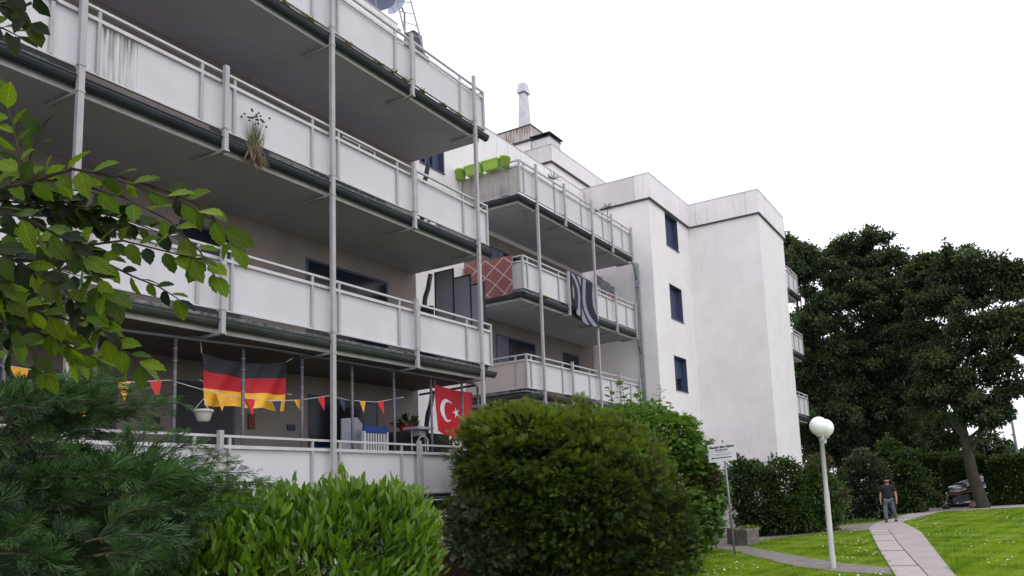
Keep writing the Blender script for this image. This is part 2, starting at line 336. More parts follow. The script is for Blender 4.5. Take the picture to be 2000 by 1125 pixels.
# ---- paths
ctrl = [(-.9, 9.0, -.05, .7), (-2.0, 13.2, -1.42, -.95), (-2.75, 16.8, -2.05, -1.45)]
def lerp_line(pts, y):
    for (x0, y0), (x1, y1) in zip(pts, pts[1:]):
        if y0 <= y <= y1: return x0+(x1-x0)*(y-y0)/(y1-y0)
    return pts[-1][0] if y > pts[-1][1] else pts[0][0]
Lp = [(-.5, 6), (-2.05, 13.5), (-3.22, 19), (-4.37, 24.7), (-4.85, 27), (-5.1, 30), (-4.9, 34), (-4.55, 39)]
Mp = [(.1, 6), (-1.52, 13.5), (-2.75, 19.5), (-4.02, 26.1), (-4.3, 28)]
Rp = [(.75, 6), (-1.05, 13.4), (-1.85, 18.5), (-2.74, 24.2), (-3.45, 27.4), (-4.1, 30.2), (-3.75, 34), (-3.1, 39)]
path = MB()
def pslab(b, la, lb, y0, y1, z, n=8, gap=.012, th=.03):
    pts = []
    ysl = np.linspace(y0+gap, y1-gap, n)
    A = [(lerp_line(la, y)+gap, y) for y in ysl]; B = [(lerp_line(lb, y)-gap, y) for y in ysl]
    ring = A+B[::-1]; k = len(b.v)
    b.v += [(x, y, z) for x, y in ring]+[(x, y, z-th-.04) for x, y in ring]; m_ = len(ring)
    for i in range(n-1): b.f.append((k+i, k+m_-1-i, k+m_-2-i, k+i+1)); b.mi.append(0)
    for i in range(m_): j = (i+1) % m_; b.f.append((k+i, k+j, k+m_+j, k+m_+i)); b.mi.append(0)
pslab(path, Lp, Rp, 6, 39, .012, 40)
P0 = tag(path.build('path', asph_d), kind='structure')
js = [6, 8.3, 11.6, 14.93, 18.1, 21.15, 23.55, 24.55, 26.1]
for a, b in zip(js, js[1:]):
    q = MB(); pslab(q, Lp, Mp, a+.02, b-.05, .03+random.uniform(-.003, .003)); q.build('slab', concrete, P0)
for y in js[3:8]:
    q = MB(); pslab(q, Lp, Mp, y-.075, y+.015, .034, 2, .0); q.build('joint_patch', asph_d, P0)
for a, b in ((6, 11), (11, 15.2), (15.2, 19.8), (19.8, 26.1)):
    q = MB(); pslab(q, Mp, Rp, a, b, .031); q.build('slab', asphalt, P0)
for a, b in ((26.1, 29), (29, 32.5), (32.5, 39)):
    q = MB(); pslab(q, Lp, Rp, a, b, .031); q.build('slab', asphalt, P0)
def strip_path(name, A, B, mt, z):
    q = MB(); k = 0; n = len(A)
    for i in range(n-1):
        q.quad((*A[i], z), (*A[i+1], z), (*B[i+1], z), (*B[i], z))
        q.quad((*A[i], z), (*A[i], z-.06), (*A[i+1], z-.06), (*A[i+1], z)); q.quad((*B[i], z), (*B[i+1], z), (*B[i+1], z-.06), (*B[i], z-.06))
    return tag(q.build(name, mt), kind='structure')
gz = lambda x, y: tuple(az(x, y, .02)[:2])
strip_path('side_path', [gz(*p) for p in ((1360, 1053), (1420, 1058), (1500, 1075), (1580, 1089), (1650, 1100), (1738, 1108))], [gz(*p) for p in ((1360, 1066), (1420, 1073), (1470, 1085), (1560, 1107), (1640, 1116), (1742, 1121))], worn, .018)
strip_path('bed_path', [gz(*p) for p in ((1360, 1038), (1440, 1040), (1500, 1040), (1580, 1034), (1650, 1026), (1722, 1018))], [gz(*p) for p in ((1360, 1052), (1440, 1058), (1490, 1054), (1560, 1045), (1640, 1037), (1702, 1034))], worn, .016)
strip_path('parking_apron', [(-4.6, 38.6), (-2, 38.6), (2, 38.6)], [(-4.8, 43), (-2, 43), (2, 43)], concrete, .025)
strip_path('planting_bed', [(-14, 5), (-14, 15), (-11.5, 20.5), (-11.0, 27.2), (-9, 27.4), (-7.9, 28), (-7.9, 37), (-7, 38)], [(-6.5, 5), (-8.0, 14), (-8.6, 20.8), (-8.8, 24.2), (-8, 25.5), (-6.7, 27.6), (-6.1, 33), (-5.9, 38)], soil, .008)
# grass blades and daisies
def on_path(x, y):
    if lerp_line(Lp, y)-.05 < x < lerp_line(Rp, y)+.05: return True
    return False
sp_lo = [gz(*p) for p in ((1360, 1066), (1420, 1073), (1470, 1085), (1560, 1107), (1640, 1116), (1742, 1121))]
polys = [[gz(*p) for p in ((1360, 1053), (1420, 1058), (1500, 1075), (1580, 1089), (1650, 1100), (1738, 1108), (1742, 1121), (1640, 1116), (1560, 1107), (1470, 1085), (1420, 1073), (1360, 1066))],
         [gz(*p) for p in ((1360, 1038), (1440, 1040), (1500, 1040), (1580, 1034), (1650, 1026), (1722, 1018), (1702, 1034), (1640, 1037), (1560, 1045), (1490, 1054), (1440, 1058), (1360, 1052))]]
def inpoly(X, Y, pg):
    ins = np.zeros(len(X), bool); n = len(pg)
    for i in range(n):
        x0, y0 = pg[i]; x1, y1 = pg[(i+1) % n]
        c = ((y0 > Y) != (y1 > Y)) & (X < (x1-x0)*(Y-y0)/((y1-y0) or 1e-9)+x0); ins ^= c
    return ins
def lawn_pts(n, y0, y1, pw=1.):
    Y = y0+(y1-y0)*RNG.random(n)**pw; X = RNG.uniform(-9.5, 4, n)
    k = (X > -9.5+(Y-12)*.0) & (X < .05*Y+.3)
    k &= ~inpoly(X, Y, polys[0]) & ~inpoly(X, Y, polys[1])
    lx = np.interp(Y, [p[1] for p in Lp], [p[0] for p in Lp]); rx = np.interp(Y, [p[1] for p in Rp], [p[0] for p in Rp])
    jt = .03+.05*np.sin(Y*7.3)*np.sin(Y*2.9)+RNG.normal(0, .015, n); k &= (X < lx+jt) | (X > rx-jt); k &= X > np.interp(Y, [12, 20, 24, 27, 33, 38], [-8.2, -8.6, -8.6, -7.0, -6.2, -5.6])
    return X[k], Y[k]
X, Y = lawn_pts(330000, 11, 38, 1.7); n = len(X)
Dd = np.stack([RNG.normal(0, .45, n), RNG.normal(0, .45, n), np.ones(n)], 1)
patch = np.clip(.5+.32*np.sin(X*1.7+np.sin(Y*1.1)*2)*np.sin(Y*1.3+X*.6)+.3*np.sin(X*4.7+Y*1.9)*np.sin(Y*3.1-X*2.2)+.25*np.sin(X*9+Y*5)*np.sin(Y*8-X*3), 0, 1)
scatter('grass', grassb, (np.array([(-.10, 0, 0), (.10, 0, 0), (0, 1, .12)]), [(0, 1, 2)]), np.stack([X, Y, np.full(n, -.03)], 1), Dd, RNG.normal(size=(n, 3)), RNG.uniform(.05, .085, n)*(1+.5*patch), tone_mix=.4*RNG.random(n)+.75*patch**1.5, kind='stuff')
X, Y = lawn_pts(5200, 11.5, 37); k = (np.sin(X*2.1+Y*.5)+np.sin(Y*1.35-X*1.2)+RNG.normal(0, .5, len(X))) > .95; X, Y = X[k], Y[k]; n = len(X)
scatter('daisies', daisy, (np.array([(math.cos(t), math.sin(t), 0) for t in np.linspace(0, 2*math.pi, 7)[:-1]]), [(0, 1, 2, 3, 4, 5)]), np.stack([X, Y, RNG.uniform(.06, .085, n)], 1), np.tile((0, 1, 0), (n, 1))+RNG.normal(0, .1, (n, 3)), np.stack([RNG.normal(0, .25, n), -.35+RNG.normal(0, .25, n), np.ones(n)], 1), RNG.uniform(.015, .026, n), kind='stuff')
# ================================================================== APARTMENT BUILDING
B = thing('apartment_building', (-13.7, 15, 0), 'white flat-roofed apartment building with long panelled balconies on three storeys above a raised ground floor', 'building')
ZR = [2.92, 5.68, 8.46, 11.24]
def bx(name, material, lo, hi, parent=B): return box(name, material, parent, lo, hi)
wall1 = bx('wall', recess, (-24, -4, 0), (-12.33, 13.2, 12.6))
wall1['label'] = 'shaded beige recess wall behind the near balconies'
endw = bx('end_wall', plaster, (-12.6, 13.2, 0), (-12.325, 13.215, 12.6))
wall2 = bx('wall', plaster, (-24, 13.22, 0), (-13.7, 23.75, 12.45)); wall2['label'] = 'set back white wall between the two balcony stacks'
bx('recess_dark_sheet', recess2, (-13.699, 16.62, 1.6), (-13.694, 23.745, 9.85))  # thin sheet added over the white wall to darken the lower recess
wing1 = bx('wall', plaster, (-24, 23.752, 0), (-11.05, 27.45, 12.5)); wing1['label'] = 'white wing wall with three stacked windows'
wing2 = bx('wall', plaster, (-24, 27.453, 0), (-8.03, 31.0, 12.5)); wing2['label'] = 'windowless white wing wall furthest forward'
wall4 = bx('wall', plaster, (-24, 31.003, 0), (-9.9, 32.9, 12.45))
# roof
for lo, hi in (((-24, -4, 12.6), (-12.5, 12.6, 12.7)), ((-24, 13.2, 12.45), (-13.9, 23.7, 12.6)), ((-24, 23.7, 12.5), (-11.2, 27.4, 12.65)), ((-24, 27.4, 12.5), (-8.2, 30.9, 12.64))): bx('roof', weather, lo, hi)
# parapet fascia panels with a dark drip joint underneath
def parapet(seg, z0, z1, t=.08, mt=par_m, capm=None):
    (x0, y0), (x1, y1), cuts = seg
    fr = [0]+cuts+[1]
    for a, b in zip(fr, fr[1:]):
        mt_ = mt if not isinstance(mt, list) else mt[fr.index(a) % len(mt)]
        xa, xb = x0+(x1-x0)*a, x0+(x1-x0)*b; ya, yb = y0+(y1-y0)*a, y0+(y1-y0)*b
        if abs(x1-x0) < .001: bx('parapet_panel', mt_, (x0-t, ya+.006, z0), (x0, yb-.006, z1))
        else: bx('parapet_panel', mt_, (xa+.006, y0, z0), (xb-.006, y0+t, z1))
    if abs(x1-x0) < .001: bx('drip_joint', dark_line, (x0-t, y0+.01, z0-.05), (x0-.02, y1-.01, z0)); bx('parapet_cap', fascia_m, (x0-t-.12, y0, z1), (x0+.015, y1, z1+.02))
    else: bx('drip_joint', dark_line, (x0+.01, y0+.02, z0-.05), (x1-.01, y0+t, z0)); bx('parapet_cap', fascia_m, (x0, y0-.015, z1), (x1, y0+t+.12, z1+.02))
parapet(((-12.2, -4), (-12.2, 12.64), [.2, .4, .6, .8]), 12.3, 13.22, .1)
parapet(((-22, 12.64), (-12.3, 12.64), [.3, .6, .9]), 12.3, 13.22, .1)
parapet(((-13.72, 13.3), (-13.72, 23.6), [.28, .49, .545, .75, .9]), 12.42, 13.32)
parapet(((-14.4, 23.66), (-10.95, 23.66), [.12, .2, .27, .82]), 12.5, 13.43, .08, [par_d, par_m, par_d, par_d, par_m])
parapet(((-10.95, 23.66), (-10.95, 27.37), [.75]), 12.5, 13.43, .08, [par_m, par_m])
parapet(((-10.95, 27.36), (-7.95, 27.36), [.1, .82]), 12.5, 13.43, .08, [par_m, par_m, par_m])
parapet(((-7.95, 27.36), (-7.95, 31.1), [.22, .6]), 12.5, 13.43)
# penthouse
ph = bx('penthouse_wall', plaster, (-22, 23.4, 12.6), (-14.95, 29.5, 14.75)); ph['label'] = 'set back penthouse storey above the roof'
parapet(((-18, 23.3), (-14.85, 23.3), [.5]), 14.75, 15.4, .08, [par_d, par_d])
parapet(((-14.85, 23.3), (-14.85, 28.2), [.12, .72]), 14.75, 15.4)
# window helper (on a wall facing +X at x, opening y0..y1, z0..z1)
def window_x(x, y0, y1, z0, z1, sash=1, shut=0., deep=.16, par=B, frm=frame_bl, cur=False):
    w = MB(); t = .05
    for lo, hi in (((x-deep, y0, z0), (x+.012, y0+t, z1)), ((x-deep, y1-t, z0), (x+.012, y1, z1)), ((x-deep, y0+t, z1-t), (x+.012, y1-t, z1)), ((x-deep, y0+t, z0), (x+.03, y1-t, z0+t))): w.box(lo, hi)
    for i in range(1, sash): yy = y0+(y1-y0)*i/sash; w.box((x-.10, yy-.035, z0+t), (x-.02, yy+.035, z1-t))
    wo = w.build('window', frm, par)
    q = MB(); q.box((x+.002, y0+t, z0+t), (x+.006, y1-t, z1-t)); q.build('pane', glass, wo)
    if shut:
        zs = z1-t-(z1-z0-2*t)*shut; k = int((z1-t-zs)/.07)
        s_ = MB()
        for i in range(k): s_.box((x+.007, y0+t, z1-t-(i+1)*.07+.008), (x+.011, y1-t, z1-t-i*.07))
        s_.build('roller_shutter', mat('dark_shutter', (.035, .038, .042), (.028, .03, .034), .5, 3), wo)
    if cur:
        c = MB(); yy = np.linspace(y0+t, y0+(y1-y0)*.3, 9)
        for i in range(8): c.quad((x+.008+.004*(i % 2), yy[i], z0+t), (x+.008+.004*((i+1) % 2), yy[i+1], z0+t), (x+.008+.004*((i+1) % 2), yy[i+1], z1-t), (x+.008+.004*(i % 2), yy[i], z1-t))
        c.build('curtain', curtain, wo)
    return wo
def hole_window(x, y0, y1, z0, z1, shut):
    """deep reveal window on the wing facade: dark blue reveals set into the wall"""
    d = .26; w = MB(); t = .03
    w.box((x-d, y0, z0), (x+.006, y0+t, z1)); w.box((x-d, y1-t, z0), (x+.006, y1, z1)); w.box((x-d, y0, z1-t), (x+.006, y1, z1)); w.box((x-d, y0-.01, z0-.02), (x+.035, y1+.01, z0+.015))
    w.box((x-d, y0+.5*(y1-y0)-.03, z0), (x-d+.05, y0+.5*(y1-y0)+.03, z1)); w.box((x-d, y0+t, z0), (x-d+.05, y0+t+.05, z1)); w.box((x-d, y1-t-.05, z0), (x-d+.05, y1-t, z1))
    wo = w.build('window', shutter, B)
    q = MB(); q.box((x-d+.0, y0+t, z0+.02), (x-d+.02, y1-t, z1-t)); q.build('pane', glass, wo)
    if shut:
        s_ = MB(); zs = z0+(z1-z0)*(1-shut); k = int((z1-zs)/.06)
        for i in range(k): s_.box((x-d+.055, y0+t, z1-(i+1)*.06+.006), (x-d+.062, y1-t, z1-i*.06))
        s_.build('roller_shutter', mat('shutter_slats', (.05, .065, .13), (.045, .06, .12), .5, 3), wo)
# cut real openings for the wing windows
cutz = [(25.12, 26.28, 11.12, 12.44, 1.), (25.12, 26.28, 8.25, 9.6, 1.), (25.12, 26.28, 5.5, 6.82, .62)]
def cut(o, boxes):
    c = MB()
    for lo, hi in boxes: c.box(lo, hi)
    me0 = o.data.copy(); o.data = me0
    co = c.build('cutter', plaster); md = o.modifiers.new('b', 'BOOLEAN'); md.object = co; md.operation = 'DIFFERENCE'; md.solver = 'EXACT'
    bpy.context.view_layer.update(); dg = bpy.context.evaluated_depsgraph_get(); me = bpy.data.meshes.new_from_object(o.evaluated_get(dg))
    o.modifiers.clear(); o.data = me; bpy.data.objects.remove(co)
cut(wing1, [((-11.32, a, c), (-11.0, b, d)) for a, b, c, d, s in cutz])
for a, b, c, d, s in cutz: hole_window(-11.05, a, b, c, d, s)
cut(wall2, [((-13.95, 14.9, 11.02), (-13.6, 15.88, 12.3))])
def gapwin():
    x = -13.7; w = MB(); w.box((x-.22, 15.84, 11.02), (x+.006, 15.88, 12.3)); w.box((x-.22, 14.9, 11.02), (x+.03, 15.88, 11.05)); w.box((x-.22, 15.3, 11.05), (x-.17, 15.36, 12.3)); w.box((x-.22, 15.6, 11.05), (x-.17, 15.84, 12.3))
    wo = w.build('window', shutter, B); q = MB(); q.box((x-.24, 14.9, 11.05), (x-.222, 15.84, 12.3)); q.build('pane', glass, wo)
gapwin()
# recess windows, near block
for y0, y1, z0, z1, n_s, sh, cu in ((7.72, 8.84, 5.0, 6.80, 1, .0, False), (10.2, 12.33, 4.9, 6.80, 2, 0, False), (3.2, 5.9, 4.9, 6.8, 2, 0, False), (4.0, 6.2, 7.7, 9.55, 2, 0, False), (8.2, 9.4, 7.5, 9.55, 1, 0, False), (10.3, 12.3, 7.7, 9.55, 2, 0, False),
                                 (5.2, 6.85, 1.98, 4.0, 2, 0, False), (7.68, 8.75, 1.98, 4.05, 1, 1., False), (10.25, 12.0, 1.98, 4.05, 2, 0, False)):
    window_x(-12.33, y0, y1, z0, z1, n_s, sh, .1, cur=cu)
for y0, y1, z0, z1, cu in ((17.95, 20.0, 4.95, 6.8, True), (21.6, 22.68, 4.95, 6.8, False), (17.8, 20.0, 7.7, 9.5, True), (21.6, 22.68, 7.7, 9.5, False), (18.0, 18.85, 11.3, 12.3, False), (18.0, 20, 2.2, 4.0, False)):
    window_x(-13.693, y0, y1, z0, z1, 2 if y1-y0 > 1.5 else 1, 0, .1, cur=cu)
# ---- balconies
def balcony(xf, xw, y0, y1, zr, ups, poles, stubs, side=None, pm=panel_m, gm=gutter_m, special={}, y_side_b=None, sidem=None, seams=None):
    """xf rail plane, xw wall, ups: y of the uprights; the slab is the part, its fittings are sub-parts"""
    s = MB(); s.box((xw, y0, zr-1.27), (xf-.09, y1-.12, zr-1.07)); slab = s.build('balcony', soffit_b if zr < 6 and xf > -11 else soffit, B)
    bx2 = lambda n, mt, lo, hi: box(n, mt, slab, lo, hi)
    # pavers whose weathered edge shows over the gutter; dark ones paint the dark gap
    yy = y0
    while yy < y1-.15:
        ln = min(.98, y1-.13-yy); j = random.uniform(-.006, .006); k = random.uniform(-.02, .02)
        bx2('edge_slab', random.choice((weather, weather_gap, weather_gap)), (xf-.6+k, yy+.006, zr-1.045+j), (xf-.01+k, yy+ln-.006, zr-1.005+j)); yy += ln
    bx2('fascia', fascia_m, (xf-.09, y0, zr-1.275), (xf-.072, y1-.11, zr-1.10))
    # half-round gutter
    q = MB(); pr = []
    gx, gzz, gr = xf+.0, zr-1.10, .098
    yg = y1+.06 if side != 'near' else y1
    for k in range(9): t = math.pi+math.pi*k/8; pr.append((gx+gr*math.cos(t), gzz+gr*math.sin(t)*1.15))
    pr2 = [(x, z+.006) for x, z in pr]
    for (xa, za), (xb, zb) in zip(pr, pr[1:]): q.quad((xa, y0, za), (xb, y0, zb), (xb, yg, zb), (xa, yg, za)); q.quad((xa, y0, za+.008), (xa, yg, za+.008), (xb, yg, zb+.008), (xb, y0, zb+.008))
    q.tube([(gx+gr, y0, gzz), (gx+gr, yg, gzz)], .011, 6)
    q.poly([(x, yg, z) for x, z in pr]); q.poly([(x, y0, z) for x, z in pr][::-1])
    q.build('gutter', gm, slab)
    bx2('handrail', steel_l, (xf-.025, y0, zr-.035), (xf+.025, y1, zr))
    bx2('mid_rail', steel_l, (xf-.02, y0, zr-.195), (xf+.02, y1, zr-.145))
    bx2('bottom_rail', steel_l, (xf-.03, y0, zr-.945), (xf+.012, y1, zr-.92))
    for u in ups:
        if y0 < u < y1+.01: bx2('upright', steel, (xf-.018, u-.02, zr-.919), (xf+.018, u+.02, zr-.036))
    ed = [u for u in ups if y0 <= u <= y1+.01]
    if ed[0]-y0 > .1: ed = [y0]+ed
    if y1-ed[-1] > .1: ed = ed+[y1]
    for i, (a, b) in enumerate(zip(ed, ed[1:])):
        mt = special.get(round((a+b)/2, 1), pm)
        o = bx2('panel', mt, (xf-.036, a+.012, zr-.915), (xf-.026, b-.012, zr-.20))
        if mt is panel_dr: o['label'] = 'balcony panel with dark drip stains'
    for p in poles+stubs:
        if y0 < p < y1+.1:
            bx2('rail_arm', steel, (xf+.021, p-.02, zr-.20), (xf+.075, p+.02, zr-.165)); bx2('rail_arm', steel, (xf+.013, p-.02, zr-.975), (xf+.075, p+.02, zr-.945))
            bx2('bracket', steel, (xf-.55, p-.022, zr-1.325), (xf+.075, p+.022, zr-1.287)); bx2('bracket_plate', steel, (xf-.60, p-.07, zr-1.286), (xf-.42, p+.07, zr-1.271))
            bx2('clamp', steel, (xf+.068, p-.041, zr-.965), (xf+.150, p+.041, zr-.940)); bx2('clamp', steel, (xf+.068, p-.041, zr-1.318), (xf+.150, p+.041, zr-1.29))
    for p in stubs:
        if y0 < p < y1+.1: bx2('post', steel, (xf+.075, p-.032, zr-1.30), (xf+.14, p+.032, zr+.05))
    if side:
        ys_ = y1 if side == 'far' else y0
        xa, xb = xw+.03, xf-.03
        bx2('handrail', steel_l, (xa, ys_-.02, zr-.035), (xb, ys_+.02, zr)); bx2('mid_rail', steel_l, (xa, ys_-.02, zr-.195), (xb, ys_+.02, zr-.145)); bx2('bottom_rail', steel_l, (xa, ys_-.02, zr-.945), (xb, ys_+.02, zr-.92))
        cuts = [xb, xb-.33, xb-(xb-xa)*.83, xa]
        for c in cuts[1:3]: bx2('upright', steel, (c-.02, ys_-.02, zr-.919), (c+.02, ys_+.02, zr-.036))
        for a, b in zip(cuts[1:], cuts): bx2('panel', sidem or pm, (a+.012, ys_+.0, zr-.915), (b-.012, ys_+.01, zr-.20))
        bx2('upright', steel, (xf-.03, ys_-.03, zr-.96), (xf+.022, ys_+.022, zr-.002)); bx2('upright', steel, (xa, ys_-.02, zr-.96), (xa+.03, ys_+.022, zr-.036))
        if side == 'near':                                   # slab edge and gutter turn the corner
            bx2('fascia', fascia_m, (xw, y0-.02, zr-1.275), (xf-.075, y0-.002, zr-1.10))
            q = MB(); pr = [(y0-.06+gr*math.cos(math.pi+math.pi*k/8), gzz+gr*1.15*math.sin(math.pi+math.pi*k/8)) for k in range(9)]
            for (ya, za), (yb, zb) in zip(pr, pr[1:]): q.quad((xw, ya, za), (xw, yb, zb), (xf+.07, yb, zb), (xf+.07, ya, za))
            q.build('gutter', gm, slab); bx2('edge_slab', weather, (xw, y0-.07, zr-1.045), (xf-.02, y0+.3, zr-1.004))
    return slab
U1 = []
for k in range(-3, 5): U1 += [5.33+1.905*k if k < 1 else {1: 7.2, 2: 9.14, 3: 11.05, 4: 13.25}[k], 4.81+1.905*k if k < 1 else {1: 6.69, 2: 8.6, 3: 10.53, 4: 12.45}[k]]
U1 = sorted(U1)
PO1 = [-2.4, 1.25, 5.09, 8.92, 12.80]; ST1 = [-.6, 3.2, 6.99, 10.87]
slabs = []
for k, zr in enumerate(ZR):
    sp = {round((5.33+6.69)/2, 1): panel_m}
    slabs.append(balcony(-10.25, -12.33, -4, 13.26, zr, U1, PO1, ST1, 'far', gm=gutter_g if k < 2 else gutter_m))
# one dripped strip on the second floor
for o in list(slabs[2].children):
    if o.name.startswith('panel') and abs(wloc(o).y-6.01) < .1 and abs(wloc(o).x+10.28) < .05:
        COL.objects.unlink(o); bpy.data.objects.remove(o)
box('panel', panel_m, slabs[2], (-10.286, 5.82, ZR[2]-.915), (-10.276, 6.678, ZR[2]-.20))
box('panel', panel_dr, slabs[2], (-10.285, 5.342, ZR[2]-.915), (-10.275, 5.818, ZR[2]-.20))['label'] = 'balcony panel strip with dark drip stains'
for p in PO1: bx('pole', steel, (-10.175, p-.034, 0), (-10.108, p+.034, ZR[3]+.12))
U2 = [16.78, 18.35, 19.88, 21.26, 22.63, 23.27]; PO2 = [17.23, 20.36, 23.15]; ST2 = [18.73, 21.68]
for k, zr in enumerate(ZR):
    if k == 0: zr = 2.95
    balcony(-11.65, -13.7, 16.57, 23.3, zr+(.02 if k else 0), U2, PO2[:2] if k == 1 else PO2[:2], ST2+[23.15], 'near', gm=gutter_g if k < 2 else gutter_m, sidem=panel_d if k == 3 else (panel_b if k < 2 else panel_m))
for p in PO2[:2]: bx('pole', steel, (-11.575, p-.034, 0), (-11.508, p+.034, ZR[3]+.1))
# third stack beyond the forward wing
for zr in ZR[1:]:
    balcony(-8.0, -9.9, 31.02, 32.75, zr, [31.3, 32.1, 32.75], [], [], 'far')
# drain pipes
q = MB(); q.tube([(-11.72, 23.69, .2), (-11.72, 23.69, 10.15)], .04, 10); q.tube([(-11.60, 23.66, .2), (-11.60, 23.66, 10.1)], .032, 10)
for z in (9.2, 7.0, 4.4): q.tube([(-11.72, 23.69, z), (-11.72, 23.69, z+.06)], .052, 10)
for zr in ZR[1:]: q.tube([(-11.66, 23.3, zr-1.17), (-11.66, 23.45, zr-1.3), (-11.70, 23.66, zr-1.65), (-11.72, 23.69, zr-1.8)], .035, 8)
q.build('drain_pipe', zinc, B, True)
for z in (9.85, 7.1, 4.3):
    q = MB(); q.tube([(-12.05, 13.40, z+.1), (-12.1, 13.36, z-.25), (-12.16, 13.33, z-.45), (-12.2, 13.32, z-.75), (-12.2, 13.32, z-2.2)], .055, 10); q.build('drain_pipe', gutter_m, B, True)
# basement front under the balcony
bx('basement_wall', plaster, (-12.33, -4, 0), (-11.9, 13.2, 1.6))
# ground floor canopy of second block (mesh grilles)
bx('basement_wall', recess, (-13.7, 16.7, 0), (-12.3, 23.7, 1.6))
# roof furniture --------------------------------------------------
ch = thing('chimney', (-14.6, 21.3, 13), 'tall tapered metal flue with square cap above the flat roof', 'chimney')
def frustum(b, c, w0, w1, z0, z1):
    k = len(b.v)
    for w, z in ((w0, z0), (w1, z1)): b.v += [(c[0]-w, c[1]-w, z), (c[0]+w, c[1]-w, z), (c[0]+w, c[1]+w, z), (c[0]-w, c[1]+w, z)]
    b.f += [(k, k+1, k+5, k+4), (k+1, k+2, k+6, k+5), (k+2, k+3, k+7, k+6), (k+3, k, k+4, k+7), (k+4, k+5, k+6, k+7), (k+3, k+2, k+1, k)]; b.mi += [0]*6
YC = 24.0
def P3(px, py, Y=YC): return ay(px, py, Y)
a, b, c = P3(968, 262), P3(1036, 243), P3(1048, 250)
ch.location = (b.x-.5, YC+.5, 15.4)
zt_, zb_ = b.z, P3(1036, 270).z
box('stack', plaster, ch, (a.x+.1, YC+.1, 14.8), (b.x-.08, YC+1.3, zb_)); box('collar', par_r, ch, (a.x, YC, zb_), (b.x, YC+1.4, zt_-.02)); box('collar_rim', dark_line, ch, (a.x-.03, YC-.03, zt_-.02), (b.x+.03, YC+1.43, zt_+.02)); box('collar_rim', dark_line, ch, (a.x+.02, YC+.02, zb_-.05), (b.x-.02, YC+1.38, zb_))
cc = P3(1025, 248, YC+.6); h1 = P3(1025, 181, YC+.6).z; h2 = P3(1025, 165, YC+.6).z
q = MB(); frustum(q, cc, .20, .14, zt_, h1); q.build('flue', alu, ch); q = MB(); frustum(q, cc, .21, .15, h1-.04, h2+.02); q.build('cap', alu, ch)
c2 = thing('vent_stack', (-13.9, 24.5, 15.4), 'grey square roof vent with a raised dark lid right of the tall flue', 'roof vent')
a, b = P3(1040, 290, 23.9), P3(1073, 262, 23.9); zl = P3(1073, 266, 23.9).z; zh = P3(1076, 259, 23.9).z
box('stack', par_d, c2, (a.x, 23.9, 14.8), (b.x, 24.7, zl)); box('stack_rim', gutter_m, c2, (a.x-.03, 23.87, zl), (b.x+.03, 24.73, zl+.03)); box('lid', gutter_m, c2, (a.x-.08, 23.8, zh), (b.x+.08, 24.8, zh+.03))
for x in (a.x+.02, b.x-.02):
    for y in (23.92, 24.68): box('lid_leg', gutter_m, c2, (x-.02, y-.02, zl+.03), (x+.02, y+.02, zh))
# satellite dishes and roof ladder at the near end of the main roof
def dish(c, r, facing, mt, label):
    t = thing('satellite_dish', c, label, 'satellite dish')
    f_ = Vector(facing).normalized(); a = f_.cross(Vector((0, 0, 1))).normalized(); b = a.cross(f_); q = MB(); n = 24; rings = []
    for i, rr in enumerate((0, .25, .5, .75, 1)):
        k = len(q.v); rings.append(k)
        for j in range(n): tt = 2*math.pi*j/n; q.v.append(tuple(Vector(c)+(a*math.cos(tt)*.92+b*math.sin(tt))*r*rr+f_*(.28*r*rr*rr)))
    for i in range(4):
        for j in range(n): q.f.append((rings[i]+j, rings[i]+(j+1) % n, rings[i+1]+(j+1) % n, rings[i+1]+j)); q.mi.append(0)
    q.build('reflector', mt, t, True)
    e = Vector(c)+f_*r*1.1-b*r*.3
    q = MB(); q.tube([Vector(c)-b*r*.9+f_*.2*r, e], .015, 6); q.build('arm', steel, t); q = MB(); q.tube([e, e-f_*.12], .035, 8); q.build('receiver', white_p, t)
    q = MB(); q.tube([Vector(c)-f_*.05, Vector(c)-f_*.15-Vector((0, 0, .1)), (c[0]-f_.x*.15, c[1]-f_.y*.15, 13.3)], .03, 8); q.build('mast', zinc, t)
dish(tuple(ay(741, 8, 14.3)), .50, (.5, -.8, .35), dish_b, 'dark blue satellite dish on the roof edge, left of the ladder')
dish(tuple(ay(782, 12, 15.4)), .42, (-.1, -1, .3), dish_g, 'pale grey satellite dish behind the roof ladder')
ld = thing('roof_ladder', tuple(ay(810, 90, 14.0)), 'thin metal ladder rising above the roof edge beside the dishes', 'ladder')
A0, A1 = ay(797, 92, 14.0), ay(769, -26, 14.0); B0, B1 = ay(830, 108, 14.0), ay(795, -26, 14.0)
for a, b in ((A0, A1), (B0, B1)): q = MB(); q.tube([a, b], .022, 6); q.build('rail', zinc, ld)
for i in range(6): t = .08+i*.17; q = MB(); q.tube([A0.lerp(A1, t), B0.lerp(B1, t)], .013, 6); q.build('rung', zinc, ld)
vb = thing('roof_vent', tuple(ay(812, 96, 14.2)), 'dark metal housing on the roof behind the top balcony rail', 'roof vent')
c_ = ay(808, 86, 14.4); q = MB(); frustum(q, (c_.x, c_.y), .22, .15, c_.z-.6, c_.z+.28); q.build('housing', gutter_m, vb); q = MB(); q.box((c_.x-.6, c_.y-.1, c_.z-.75), (c_.x+.25, c_.y+.3, c_.z-.3)); q.build('base', gutter_m, vb)
